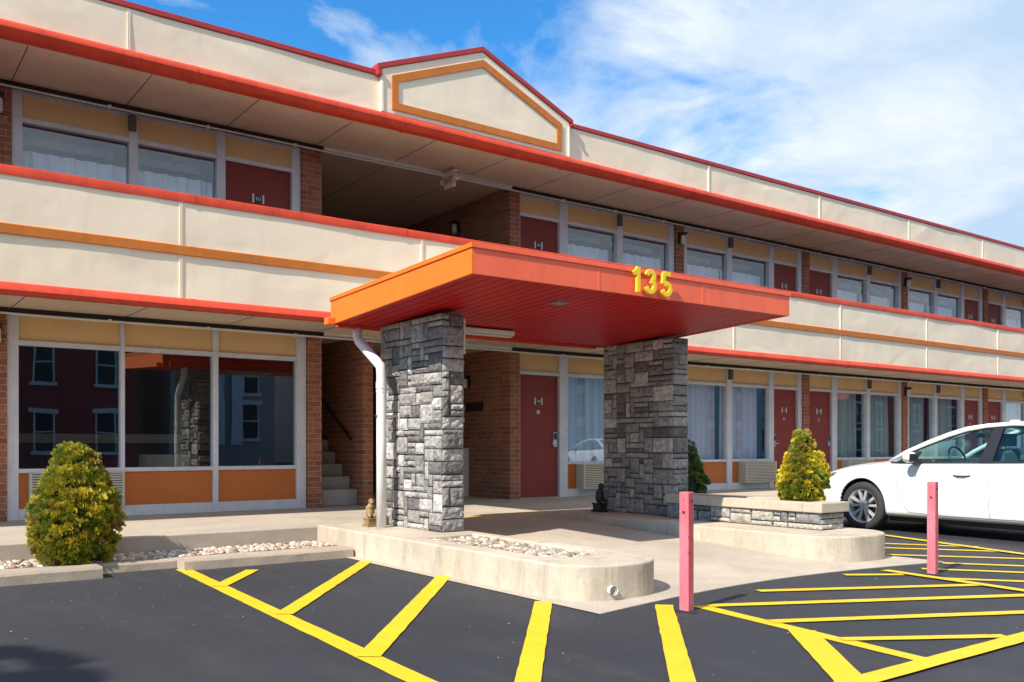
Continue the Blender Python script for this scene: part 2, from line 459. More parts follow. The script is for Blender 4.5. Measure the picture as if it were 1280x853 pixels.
# ------------------------------------------------------------------ islands, kerbs
def rounded(x0, x1, y0, y1, r, cap_front=True):
    pts = [(x1, y1), (x0, y1)]
    cx, cy = x0 + r, y0 + r
    for k in range(13): t = math.pi + k / 12 * math.pi / 2; pts.append((cx + r * math.cos(t), cy + r * math.sin(t)))
    cx = x1 - r
    for k in range(13): t = 1.5 * math.pi + k / 12 * math.pi / 2; pts.append((cx + r * math.cos(t), cy + r * math.sin(t)))
    return pts
IZ = .272
isl = MB(); poly = rounded(4.34, 5.33, 5.03, 9.6, .42)
# island with a shallow sunken bed for pebbles
bed = [(4.56, 5.80), (4.74, 5.62), (5.00, 5.62), (5.17, 5.86), (5.19, 7.70), (4.56, 7.62)]
bm = bmesh.new()
outer = [bm.verts.new((x, y, IZ)) for x, y in poly]
inner = [bm.verts.new((x, y, IZ)) for x, y in bed]
eo = [bm.edges.new((outer[i], outer[(i + 1) % len(outer)])) for i in range(len(outer))]
ei = [bm.edges.new((inner[i], inner[(i + 1) % len(inner)])) for i in range(len(inner))]
bmesh.ops.triangle_fill(bm, edges=eo + ei, use_beauty=True)
low = [bm.verts.new((x, y, -.05)) for x, y in poly]
n = len(poly)
for i in range(n): bm.faces.new((outer[i], outer[(i + 1) % n], low[(i + 1) % n], low[i]))
ib = [bm.verts.new((x, y, IZ - .05)) for x, y in bed]
n = len(bed)
for i in range(n): bm.faces.new((inner[i], inner[(i + 1) % n], ib[(i + 1) % n], ib[i]))
bm.faces.new(ib)
bmesh.ops.recalc_face_normals(bm, faces=bm.faces)
me = bpy.data.meshes.new('raised_island'); bm.to_mesh(me); bm.free(); me.materials.append(M['concrete_wall'])
o = bpy.data.objects.new('raised_island', me); col.objects.link(o)
b = o.modifiers.new('bevel', 'BEVEL'); b.width = .018; b.segments = 3; b.limit_method = 'ANGLE'; b.angle_limit = R(50)
tag(o, 'round ended concrete island with a pebble bed and a white drain pipe', 'island', 'concrete islands flanking the entrance ramp')
dp = MB()
cx, cy, cz = 4.585, 5.06, .10
# drain pipe stub pokes out of the rounded end
dp.tube([(4.70, 5.30, .085), (4.645, 5.02, .085)], .034, 20, caps=False)
dp.tube([(4.70, 5.30, .085), (4.645, 5.02, .085)], .027, 20, caps=False)
for k in range(20):
    t0, t1 = 2 * math.pi * k / 20, 2 * math.pi * (k + 1) / 20
dp.tube([(4.6445, 5.018, .085), (4.6425, 5.008, .085)], .036, 20, caps=False)
pp = dp.build('drain_pipe', 'pvc', o, off=(0, 0, 0), smooth=True)
dk = MB(); dk.tube([(4.665, 5.11, .085), (4.662, 5.105, .085)], .028, 20); dk.build('pipe_opening', 'dark', pp, off=(0, 0, 0))
isr = MB(); isr.prism(rounded(7.74, 8.86, 5.20, 9.6, .42), -.05, IZ)
o = isr.build('raised_island', 'concrete_wall', bevel=.018)
tag(o, 'round ended concrete island carrying the stone planter beside the white car', 'island', 'concrete islands flanking the entrance ramp')

def concrete_bar(x0, x1, y0, y1, z1, label, name, cat, group=None, w=0):
    m = MB(); nx = max(2, int((x1 - x0) / .15)); P = []
    prof = [(y0, -.02), (y0 + .005, z1 - .02), (y0 + .02, z1), (y1 - .02, z1), (y1, z1 - .02), (y1, -.02)]
    for i in range(nx + 1):
        x = x0 + (x1 - x0) * i / nx; row = []
        for (y, z) in prof:
            j = mnoise.noise(Vector((x * 6, y * 6, z * 6))) * .006
            row.append((x, y + j, z + (j if z > 0 else 0)))
        P.append(row)
    m.grid(P); m.face(P[0]); m.face(P[-1][::-1])
    o = m.build(name, 'kerb'); tag(o, label, cat, group); return o
concrete_bar(-1.0, 1.86, 8.57, 8.86, .10, 'concrete wheel stop in front of the rounded bush at far left', 'wheel_stop', 'wheel stop', 'concrete wheel stops by the walkway')
concrete_bar(2.58, 4.31, 8.62, 8.86, .10, 'concrete wheel stop touching the pebble island, by the yellow lines', 'wheel_stop', 'wheel stop', 'concrete wheel stops by the walkway')
m = concrete_bar(-6, 4.33, 8.88, 9.06, .085, 'low concrete kerb holding the gravel strip', 'kerb', 'kerb'); 
m['kind'] = 'structure'
# pebbles
def pebbles(name, pts_fn, n, smin, smax, pal, label, zbase):
    bs = []
    for k in range(5):
        b_ = bmesh.new(); bmesh.ops.create_icosphere(b_, subdivisions=2 if k < 3 else 1, radius=1)
        sd = Vector((k * 7.1, k * 3.3, 0))
        for v in b_.verts: v.co *= 1 + .35 * mnoise.noise(v.co * 1.1 + sd)
        bs.append(([v.co.copy() for v in b_.verts], [[v.index for v in f.verts] for f in b_.faces])); b_.free()
    m = MB()
    for i in range(n):
        x, y = pts_fn(); s_ = random.uniform(smin, smax) * random.choice((.7, 1, 1, 1.3))
        vs, fs = random.choice(bs)
        rot = Matrix.Rotation(random.uniform(0, 6.28), 3, 'Z') @ Matrix.Rotation(random.uniform(-.4, .4), 3, 'X')
        sc = Vector((s_ * random.uniform(.8, 1.4), s_ * random.uniform(.7, 1.1), s_ * random.uniform(.45, .75)))
        z = zbase + random.uniform(.2, 1.0) * s_ * .6
        c = random.choice(pal); t = random.uniform(.75, 1.15); c = tuple(min(.85, a * t) for a in c)
        i0 = len(m.v)
        for v in vs:
            q = rot @ Vector((v.x * sc.x, v.y * sc.y, v.z * sc.z)); m.v.append((q.x + x, q.y + y, q.z + z))
        for f in fs: m.f.append([i0 + a for a in f]); m.m.append(0); m.c.append(c)
    o = m.build(name, 'pebble', fix=False, smooth=True); tag(o, label, name.replace('_', ' '), kind='stuff'); return o
pal1 = [(.44, .36, .27), (.50, .43, .35), (.32, .20, .11), (.22, .19, .16), (.58, .53, .46), (.38, .26, .17), (.28, .26, .24), (.42, .39, .35)]
pal2 = [(.56, .48, .39), (.62, .55, .47), (.46, .38, .29), (.54, .43, .35), (.40, .26, .19), (.66, .61, .55), (.26, .19, .15), (.36, .30, .25)]
from mathutils.geometry import intersect_point_tri_2d
def inpoly(x, y, P):
    c = False; j = len(P) - 1
    for i in range(len(P)):
        if (P[i][1] > y) != (P[j][1] > y) and x < (P[j][0] - P[i][0]) * (y - P[i][1]) / (P[j][1] - P[i][1]) + P[i][0]: c = not c
        j = i
    return c
def fbed():
    while True:
        x, y = random.uniform(4.5, 5.2), random.uniform(5.6, 7.75)
        if inpoly(x, y, bed): return x, y
pebbles('pebble_bed', fbed, 1700, .011, .028, pal1, 'river pebbles heaped in the bed of the left concrete island', IZ - .045)
pebbles('gravel_strip', lambda: (random.uniform(-1.5, 4.33), random.uniform(9.07, 9.59)), 4200, .011, .027, pal2, 'pale gravel filling the strip between walkway and kerb', .075)
sb = MB(); sb.box(-6, 4.335, 9.05, 9.605, 0, .085); o = sb.build('gravel_bed_soil', 'soil'); tag(o, 'dry earth under the gravel strip', 'soil', kind='structure')

# loose grit blown over the asphalt
def gpt():
    while True:
        x = random.uniform(-1.5, 9.5); y = random.uniform(2.2, 8.6)
        if random.random() < math.exp(-(8.6 - y) * .35) and not (x > 4.1 and y > 4.6): return x, y
pebbles('loose_grit', gpt, 520, .002, .005, [(.16, .15, .14), (.11, .11, .10), (.24, .23, .21)], 'tiny stones scattered over the dark asphalt', .001)

# ------------------------------------------------------------------ stone cladding
def stone_face(mb, origin, ud, vd, nd, W, Hh, cu=.088, cv=.066, pal='grey', prot=.030, topfn=None, seed=0):
    rnd = random.Random(seed)
    nu = max(1, round(W / cu)); nv = max(1, round(Hh / cv)); cu = W / nu; cv = Hh / nv
    occ = [[False] * nv for _ in range(nu)]
    O = Vector(origin); U = Vector(ud); V = Vector(vd); Nn = Vector(nd)
    for j in range(nv):
        for i in range(nu):
            if occ[i][j]: continue
            w = rnd.choice((1, 2, 2, 3, 3, 4)); h = rnd.choice((1, 1, 2, 2, 3) if w > 1 else (1, 2, 3)); h = 1 if w == 4 and rnd.random() < .5 else h
            mw = 0
            while i + mw < nu and not occ[i + mw][j] and mw < w: mw += 1
            w = mw; h = min(h, nv - j)
            if nu - (i + w) == 1 and not occ[nu - 1][j]: w += 1
            for a in range(w):
                for b in range(h):
                    occ[i + a][j + b] = True
            g_ = .0065
            u0, u1 = i * cu + (g_ if i else 0), (i + w) * cu - (g_ if i + w < nu else 0)
            v0, v1 = j * cv + g_, (j + h) * cv - g_
            t = rnd.random()
            if pal == 'grey':
                base = rnd.choice(((.14, .133, .128), (.21, .20, .19), (.28, .265, .25), (.33, .315, .295), (.45, .425, .39), (.26, .25, .238), (.38, .36, .335), (.30, .28, .255)))
            else:
                base = rnd.choice(((.16, .16, .16), (.24, .235, .225), (.33, .32, .29), (.40, .37, .32)))
            k = rnd.uniform(.85, 1.15); c = tuple(a * k for a in base)
            pr = prot * rnd.uniform(.35, 1.2); n1 = max(3, int((u1 - u0) / .022)); n2 = max(3, int((v1 - v0) / .022)); jj = [rnd.uniform(-.005, .005) for _ in range(4)]; u0 += jj[0] if i else 0; u1 += jj[1] if i + w < nu else 0; v0 += jj[2]; v1 += jj[3]
            P = []; tilt = rnd.uniform(-.25, .25) * pr; s0 = Vector((rnd.random() * 99, rnd.random() * 99, 0))
            for a in range(n1 + 1):
                row = []
                for b in range(n2 + 1):
                    fu, fv = a / n1, b / n2
                    e = min(fu * (n1), (1 - fu) * n1, fv * n2, (1 - fv) * n2)
                    hgt = pr * (1 if e >= 1 else (.45 if e < .01 else .9))
                    if e >= .5: hgt += .015 * mnoise.noise(s0 + Vector((fu * (u1 - u0) * 17, fv * (v1 - v0) * 24, 0))) + .007 * mnoise.noise(s0 + Vector((fu * (u1 - u0) * 60, fv * (v1 - v0) * 70, 3))) + tilt * (fu - .5)
                    row.append(O + U * (u0 + (u1 - u0) * fu) + V * (v0 + (v1 - v0) * fv) + Nn * hgt)
                P.append(row)
            i0 = len(mb.f); mb.grid(P)
            # sides down to the core
            per = [P[a][0] for a in range(n1 + 1)] + [P[n1][b] for b in range(1, n2 + 1)] + [P[a][n2] for a in range(n1 - 1, -1, -1)] + [P[0][b] for b in range(n2 - 1, 0, -1)]
            base_p = [p - Nn * ((p - O).dot(Nn) + .005) for p in per]
            m_ = len(per); q = len(mb.v); mb.v += [tuple(p) for p in per] + [tuple(p) for p in base_p]
            for a in range(m_): mb.f.append([q + a, q + (a + 1) % m_, q + m_ + (a + 1) % m_, q + m_ + a]); mb.m.append(0); mb.c.append(None)
            for f_ in range(i0, len(mb.f)):
                while len(mb.c) <= f_: mb.c.append(None)
                mb.c[f_] = c
def pillar(x0, x1, y0, y1, z0, zf, label, seed):
    t = thing('stone_pillar', ((x0 + x1) / 2, (y0 + y1) / 2, z0), label, 'pillar', 'stone pillars carrying the entrance canopy')
    core = MB(); core.box(x0, x1, y0, y1, z0, zf); core.build('core', 'mortar', t)
    m = MB(); Hh = zf - z0
    stone_face(m, (x0, y1, z0), (0, -1, 0), (0, 0, 1), (-1, 0, 0), y1 - y0, Hh, seed=seed)
    stone_face(m, (x0, y0, z0), (1, 0, 0), (0, 0, 1), (0, -1, 0), x1 - x0, Hh, seed=seed + 1)
    stone_face(m, (x1, y0, z0), (0, 1, 0), (0, 0, 1), (1, 0, 0), y1 - y0, Hh, seed=seed + 2)
    stone_face(m, (x1, y1, z0), (-1, 0, 0), (0, 0, 1), (0, 1, 0), x1 - x0, Hh, seed=seed + 3)
    m.build('stone_cladding', 'stone', t, fix=False)
    return t
pillar(4.98, 5.23, 7.95, 9.25, IZ, 2.53, 'sunlit ashlar stone pillar beside the white downspout', 11)
pillar(8.44, 8.70, 8.02, 9.30, IZ, 2.53, 'dark shaded ashlar stone pillar behind the low stone planter', 31)

# low stone planter on the right island
t = thing('stone_planter', (8.62, 6.8, IZ), 'low stone planter with concrete cap and a yellow green bush', 'planter')
core = MB(); 
def planter_ring(mb, x0, x1, y0, y1, z0, z1, w):
    mb.box(x0, x1, y0, y0 + w, z0, z1); mb.box(x0, x0 + w, y0 + w, y1, z0, z1); mb.box(x1 - w, x1, y0 + w, y1, z0, z1)
PX0, PX1, PY0, PY1 = 8.30, 8.70, 5.78, 7.98
planter_ring(core, PX0, PX1, PY0, PY1, IZ, .455, .12); core.build('core', 'mortar', t)
m = MB()
stone_face(m, (PX0, PY1, IZ), (0, -1, 0), (0, 0, 1), (-1, 0, 0), PY1 - PY0, .183, pal='warm', seed=51, cv=.061, cu=.10)
stone_face(m, (PX0, PY0, IZ), (1, 0, 0), (0, 0, 1), (0, -1, 0), PX1 - PX0, .183, pal='warm', seed=52, cv=.061, cu=.10)
stone_face(m, (PX1, PY0, IZ), (0, 1, 0), (0, 0, 1), (1, 0, 0), PY1 - PY0, .183, pal='warm', seed=53, cv=.061, cu=.10)
m.build('stone_cladding', 'stone', t, fix=False)
cp = MB(); x0, x1, y0, y1 = PX0 - .05, PX1 + .05, PY0 - .05, PY1
cp.box(x0, x1, y0, y0 + .24, .457, .563); cp.box(x0, x0 + .14, y0 + .242, y1, .457, .562); cp.box(x1 - .14, x1, y0 + .242, y1, .457, .562)
cp.build('cap', 'concrete_wall', t, bevel=.01)
so = MB(); so.box(x0 + .13, x1 - .13, y0 + .2, y1, .45, .535); so.build('soil', 'soil', t)

# ------------------------------------------------------------------ motel
B = thing('motel_building', (0, FY, 0), 'long two storey brick motel with cream balcony bands and red trim', 'building')
def bx(name, mat, *b, bevel=0, parent=None):
    m = MB()
    for q in b: m.box(*q)
    return m.build(name, mat, parent or B, bevel=bevel)
# shells
BX0, BX1 = 5.72, 9.15     # breezeway
bx('brick_pier', 'brick', (1.30, 1.622, 12.46, 12.9, GF, S1), bevel=.006)
bx('brick_pier', 'brick', (1.30, 1.672, 12.46, 12.9, UF, S2), bevel=.006)
bx('brick_pier', 'brick', (5.495, 5.715, 12.46, 12.9, GF, S1), bevel=.006)
bx('brick_pier', 'brick', (5.405, 5.715, 12.46, 12.9, UF, S2), bevel=.006)
bx('brick_pier', 'brick', (6.385, 6.56, 12.46, 12.72, GF, S1), bevel=.006)
for z0, z1 in ((GF, S1), (UF, S2)):
    bx('brick_pier', 'brick', (9.152, 9.37, 12.458, 12.7, z0, z1), bevel=.006)
    bx('breezeway_wall', 'brick_side', (9.150, 9.36, 12.70, 20.9, z0, z1))
    bx('breezeway_wall', 'brick_side', (5.50, 5.715, 12.9, 20.9, z0, z1))
    bx('breezeway_wall', 'brick', (5.716, 9.149, 20.6, 20.9, z0, z1))
bx('stair_wall', 'brick_side', (6.40, 6.55, 12.72, 18.0, GF, S1))
bx('stair_wall', 'brick', (5.716, 6.399, 17.8, 18.0, GF, S1))
for i, x in enumerate((13.20, 17.27, 21.30, 25.38, 29.42, 33.46, 37.5)):
    bx('brick_pier', 'brick', (x, x + .228, 12.46, 12.9, GF, S1), bevel=.006)
    bx('brick_pier', 'brick', (x, x + .228, 12.46, 12.9, UF, S2), bevel=.006)
bx('end_wall', 'brick_side', (XR - .25, XR, 12.46, 20.9, GF, 5.56)); bx('end_wall', 'brick_side', (XL, XL + .25, 12.46, 20.9, GF, 5.56))
bx('rear_wall', 'brick', (XL, XR, 20.92, 21.2, 0, 5.56))
for z0, z1 in ((GF, S1), (UF, S2)):
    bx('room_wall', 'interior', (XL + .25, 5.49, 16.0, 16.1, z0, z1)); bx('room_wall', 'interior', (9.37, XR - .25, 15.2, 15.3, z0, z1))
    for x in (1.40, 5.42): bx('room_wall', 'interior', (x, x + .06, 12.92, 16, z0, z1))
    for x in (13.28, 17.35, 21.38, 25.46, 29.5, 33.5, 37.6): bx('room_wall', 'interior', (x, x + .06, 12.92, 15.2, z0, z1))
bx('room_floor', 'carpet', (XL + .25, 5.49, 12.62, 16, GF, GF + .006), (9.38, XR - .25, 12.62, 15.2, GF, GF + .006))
# slabs (soffit material below)
def slab(name, z0, z1, yf):
    m = MB(); m.box(XL, XR, yf, 21.2, z0, z1, 0)
    x = 1.66 - 1.31 * 6
    while x < XR:
        if yf < 11.5: m.box(x, x + .009, yf + .03, 12.44 if not (BX0 < x < BX1) else 20.5, z0 - .003, z0, 1)
        x += 1.31
    return m.build(name, ['soffit', 'dark'], B)
slab('balcony_soffit', S1, UF, FA + .12)
slab('roof_soffit', S2, S2 + .2, FA + .1)
bx('balcony_deck', 'concrete', (XL, XR, FA + .121, 12.44, UF + .001, UF + .012))
bx('roof_deck', 'roofing', (XL, XR, FA + .12, 21.3, S2 + .202, 5.9))
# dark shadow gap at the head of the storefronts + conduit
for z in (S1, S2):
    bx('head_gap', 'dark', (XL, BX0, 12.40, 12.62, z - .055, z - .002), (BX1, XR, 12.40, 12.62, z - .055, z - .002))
    m = MB(); x = XL; p = []
    while x < XR: p.append((x, 12.385, z - .075 + .004 * math.sin(x * 1.7))); x += .5
    m.tube(p, .013, 8)
    x = XL + .4
    while x < XR: m.box(x, x + .035, 12.36, 12.40, z - .095, z - .055); x += 1.25
    m.build('conduit', 'white', B)
for zz_ in (S1, S2): bx('conduit_beam', 'white', (BX0 - .02, BX1 + .02, 12.40, 12.46, zz_ - .05, zz_ - .003))

# fascia bands (subdivided, oil canned sheet metal)
def sheet(x0, x1, z0, z1, y, amp, th=.08, seed=0):
    m = MB(); nx = int((x1 - x0) / .16); nz = max(3, int((z1 - z0) / .12)); P = []
    for i in range(nx + 1):
        row = []
        for j in range(nz + 1):
            x = x0 + (x1 - x0) * i / nx; z = z0 + (z1 - z0) * j / nz
            d = mnoise.noise(Vector((x * .75, z * 1.3, seed))) * amp + mnoise.noise(Vector((x * 2.6, z * 1.2, seed + 9))) * amp * .3
            row.append((x, y + d, z))
        P.append(row)
    m.grid(P)
    m.box(x0, x1, y + .02, y + th, z0, z1)
    return m
def fascia(name, z0, z1, seams, cuts=()):
    m = sheet(XL, XR, z0, z1, FA, .011, .12, z0)
    for x in seams: m.box(x - .016, x - .003, FA - .012, FA + .03, z0 + .001, z1 - .001); m.box(x + .003, x + .016, FA - .012, FA + .03, z0 + .001, z1 - .001)
    return m.build(name, 'cream', B, fix=False, auto=35)
seamsB = [3.27 + 3.33 * k for k in range(-3, 12)]; seamsT = [2.68 + 3.3 * k for k in range(-3, 12) if k not in (1, 2)]
fascia('balcony_fascia', 2.90, 4.10, seamsB)
fascia('roof_fascia', 5.66, 6.21, seamsT)
def long_profile(name, prof, mat, x0=XL - .02, x1=XR + .02, wob=.004, gaps=2.9):
    m = MB(); nx = int((x1 - x0) / .35); P = []
    for i in range(nx + 1):
        x = x0 + (x1 - x0) * i / nx; w = mnoise.noise(Vector((x * .8, prof[0][0], prof[0][1]))) * wob
        P.append([(x, y + w, z + w) for y, z in prof])
    m.grid([r + [r[0]] for r in P]); m.face(P[0]); m.face(P[-1])
    x = x0 + 1.1
    while x < x1:                                    # lap joints
        cy = sum(p[0] for p in prof) / len(prof); cz = sum(p[1] for p in prof) / len(prof)
        q = [(x, cy + (y - cy) * 1.06, cz + (z - cz) * 1.06) for y, z in prof]
        m.grid([[(a, y, z) for (_, y, z) in q + q[:1]] for a in (x, x + .06)])
        x += gaps
    return m.build(name, mat, B, auto=40)
# balcony: top rail, orange stripe, lower red trim ; roof: gutter, roof edge
long_profile('balcony_top_rail', [(FA - .018, 4.075), (FA - .022, 4.165), (FA - .012, 4.180), (FA + .15, 4.180), (FA + .15, 4.075)], 'red')
long_profile('orange_stripe', [(FA - .024, 3.445), (FA - .026, 3.545), (FA - .012, 3.555), (FA + .01, 3.555), (FA + .01, 3.44)], 'orange_stripe', wob=.002)
long_profile('lower_red_trim', [(FA - .035, 2.795), (FA - .075, 2.835), (FA - .045, 2.90), (FA - .01, 2.925), (FA + .06, 2.925), (FA + .125, 2.80)], 'red')
c0 = (FA - .055, 5.655)
long_profile('gutter', [(FA - .02, 5.555), (FA - .085, 5.575), (FA - .115, 5.62), (FA - .11, 5.665), (FA - .07, 5.705), (FA + .0, 5.715), (FA + .10, 5.715), (FA + .10, 5.555)], 'red')
bx('balcony_inner_panel', 'cream', (XL, XR, FA + .122, FA + .145, UF + .013, 4.072))
def seg_profile(x0, x1, z): return (x0, x1, FA - .022, FA + .16, z - .07, z)
bx('roof_edge', 'darkred', seg_profile(XL - .02, 5.90, 6.285), seg_profile(9.29, XR + .02, 6.285), bevel=.008)
# pediment
pd = MB(); pts = [(5.93, 5.715), (9.26, 5.715), (9.26, 6.29), (9.02, 6.31), (7.60, 6.96), (6.20, 6.36), (5.93, 6.34)]
pts = [(5.93, 5.716), (9.26, 5.716), (9.26, 6.26), (7.60, 6.95), (5.93, 6.30)]
pd.prism(pts, FA - .06, FA + .14, axis='y'); pdo = pd.build('pediment', 'cream', B, bevel=.006)
def band(mb, poly, inner, y0, y1, mi=0):
    n = len(poly)
    for k in range(n):
        a, b_, c_, d_ = poly[k], poly[(k + 1) % n], inner[(k + 1) % n], inner[k]
        mb.prism([a, b_, c_, d_], y0, y1, mi, axis='y')
outer = [(6.085, 5.775), (9.10, 5.775), (9.10, 6.20), (7.60, 6.83), (6.085, 6.235)]
inner = [(6.185, 5.875), (9.00, 5.875), (9.00, 6.135), (7.60, 6.72), (6.185, 6.165)]
m = MB(); band(m, outer, inner, FA - .080, FA - .058); m.build('pediment_frame', 'orange_stripe', pdo)
def strip2(mb, a, b, th, y0, y1):
    mb.prism([a, b, (b[0], b[1] + th), (a[0], a[1] + th)], y0, y1, axis='y')
m = MB(); strip2(m, (5.86, 6.275), (7.60, 6.952), .075, FA - .08, FA + .2); strip2(m, (7.601, 6.952), (9.33, 6.235), .075, FA - .08, FA + .2)
m.box(5.86, 5.925, FA - .10, FA + .2, 6.20, 6.274); m.box(9.265, 9.33, FA - .10, FA + .2, 6.20, 6.232)
m.build('pediment_cap', 'darkred', pdo, bevel=.005)
m = MB(); m.box(5.925, 5.955, FA - .075, FA - .04, 5.717, 6.19); m.box(9.235, 9.262, FA - .075, FA - .04, 5.717, 6.19); m.build('corner_bead', 'cream', pdo)

# doors and windows
def curtain_mesh(x0, x1, z0, z1, y, amp, n, seed, cov=(0, 1)):
    rnd = random.Random(seed); m = MB(); P = []; k = int((x1 - x0) / .012)
    ph = rnd.uniform(0, 6)
    a = x0 + (x1 - x0) * cov[0]; b = x0 + (x1 - x0) * cov[1]
    for i in range(k + 1):
        x = a + (b - a) * i / k
        w = math.sin(x * n + ph + 1.2 * math.sin(x * 3.1 + ph)) + .4 * math.sin(x * n * 2.3 + ph)
        P.append([(x, y + amp * w * (.6 if j == 2 else 1), z0 + (z1 - z0) * j / 2) for j in range(3)])
    m.grid(P); return m
wseed = [0]
def window(x0, x1, xl, xr, up, kind, lobby=False):
    """glass from x0 to x1, frame uprights xl..x0 (if any) and x1..xr"""
    zb = UF if up else GF
    wseed[0] += 1
    Z = dict(top=zb + (2.55 if up else 2.58), tt=zb + (2.477 if up else 2.507), tb=zb + 2.205, gt=zb + 2.145, gb=zb + .63, sb=zb + .578, pb=zb + .138)
    m = MB()
    if xl is not None: m.box(xl, x0, 12.50, 12.62, zb, Z['top'])
    if xr is not None: m.box(x1, xr, 12.50, 12.62, zb, Z['top'])
    for a, b_ in ((Z['tt'], Z['top'] - .002), (Z['gt'], Z['tb']), (Z['sb'], Z['gb']), (zb + .001, Z['pb'])):
        m.box(x0, x1, 12.512, 12.615, a, b_)
    f = m.build('window', 'frame', B, bevel=.004)
    p = MB(); p.box(x0, x1, 12.572, 12.576, Z['gb'], Z['gt']); p.build('pane', 'glass_up' if up else 'glass', f)
    p = MB(); p.box(x0, x1, 12.545, 12.60, Z['tb'], Z['tt']); p.build('transom_panel', 'transom', f)
    p = MB(); p.box(x0, x1, 12.545, 12.60, Z['pb'], Z['sb']); p.build('spandrel_panel', 'panel_orange', f)
    if not lobby:
        if up:
            cm = curtain_mesh(x0 - .02, x1 + .02, zb + .3, Z['gt'] - .27, 12.78, .038, 30, wseed[0])
            cm.build('curtain', 'curtain', f, fix=False, smooth=True)
            cm = curtain_mesh(x0 - .02, x1 - .12, Z['gt'] - .17, Z['gt'] - .06, 12.86, .02, 40, wseed[0])
            cm.build('curtain_header', 'curtain_header', f, fix=False, smooth=True)
        else:
            c = 'curtain_dark' if x0 < 17.4 else 'curtain_green'
            if x0 < 13: c = 'curtain'
            cm = curtain_mesh(x0 - .02, x1 + .02, zb + .1, Z['gt'] + .02, 12.80, .05, 27, wseed[0], (0, .93) if x0 < 17.4 else (.05, 1))
            cm.build('curtain', c, f, fix=False, smooth=True)
    if kind == 'ac':
        w = min(.98, x1 - x0 - .10); a0 = x1 - w if x0 > 3 else x0 + .12; a1 = a0 + w
        if x0 > 3: a1 = x1 + .02; a0 = a1 - w
        if x0 < 3: a1 = x1 + .03
        ym = 12.33 if x0 > 3 else 12.45
        ac = MB(); ac.box(a0, a1, ym + .02, 12.60, zb + .14, zb + .575)
        aco = ac.build('air_conditioner', 'acgap', B)
        gr = MB(); gr.box(a0 - .01, a0 + .02, ym, 12.545, zb + .135, zb + .58); gr.box(a1 - .02, a1 + .01, ym, 12.545, zb + .135, zb + .58)
        gr.box(a0 + .02, a1 - .02, ym, 12.545, zb + .135, zb + .15); gr.box(a0 + .02, a1 - .02, ym, 12.545, zb + .565, zb + .58)
        k = 13
        for i in range(k):
            z = zb + .152 + i * (.41 / k)
            gr.box(a0 + .02, a1 - .02, ym + .002, ym + .022, z + .004, z + .024)
        gr.build('grille', 'ac', aco, bevel=.002)
    return f
def door(x0, x1, fl, fr, up, handle, num):
    """door leaf x0..x1, frame strip fl..x0 at left and x1..fr at right"""
    zb = UF if up else GF
    top = zb + (2.55 if up else 2.58)
    m = MB()
    m.box(fl, x0, 12.50, 12.62, zb, top); m.box(x1, fr, 12.50, 12.62, zb, top)
    m.box(x0, x1, 12.512, 12.615, zb + (2.477 if up else 2.507), top - .002); m.box(x0, x1, 12.512, 12.615, zb + 2.145, zb + 2.205)
    d = MB(); d.box(x0 + .004, x1 - .004, 12.56, 12.605, zb + .012, zb + 2.14)
    do = d.build('door', 'door', B, bevel=.003)
    m.build('door_frame', 'frame', do, bevel=.004)
    p = MB(); p.box(x0, x1, 12.545, 12.60, zb + 2.205, zb + (2.477 if up else 2.507)); p.build('transom_panel', 'transom', do)
    th = MB(); th.box(x0, x1, 12.50, 12.62, zb, zb + .011); th.build('threshold', 'metal', do)
    cx = (x0 + x1) / 2; nz = zb + 1.69
    pl = MB(); pl.box(cx - .055, cx + .055, 12.552, 12.5595, nz - .045, nz + .045, 0)
    pl.box(cx - .085, cx - .062, 12.548, 12.5595, nz - .062, nz + .062, 1); pl.box(cx + .062, cx + .085, 12.548, 12.5595, nz - .062, nz + .062, 1)
    po = pl.build('number_plate', ['plate', 'white'], do)
    text('door_number', num, .062, .001, 'digit_white', do, (cx, 12.5505, nz), sx=.85)
    hx = x1 - .07 if handle == 'r' else x0 + .07
    h_ = MB(); hz = zb + 1.02
    h_.box(hx - .045, hx + .045, 12.535, 12.5595, hz - .13, hz + .13, 0)
    h_.box(hx - .032, hx + .032, 12.528, 12.534, hz - .0, hz + .115, 1)
    h_.tube([(hx, 12.53, hz - .06), (hx, 12.50, hz - .06)], .012, 10); s_ = -1 if handle == 'r' else 1
    h_.tube([(hx, 12.503, hz - .06), (hx + s_ * .10, 12.503, hz - .065)], .010, 10)
    h_.build('handle', ['metal', 'black'], do, bevel=.004)
    if not up:
        q = MB(); q.tube([(cx, 12.5595, nz - .19), (cx, 12.555, nz - .19)], .036, 20); q.build('peephole_plate', 'white' if x0 < 12 else 'brass', do)
        q = MB(); q.tube([(cx, 12.5548, nz - .19), (cx, 12.550, nz - .19)], .012, 12); q.build('peephole', 'black', do)
    return do
# lobby (left block, ground floor)
window(1.754, 2.926, 1.627, 2.98, False, 'ac', True)
window(2.98, 4.125, None, 4.20, False, '', True)
window(4.20, 5.341, None, 5.487, False, '', True)
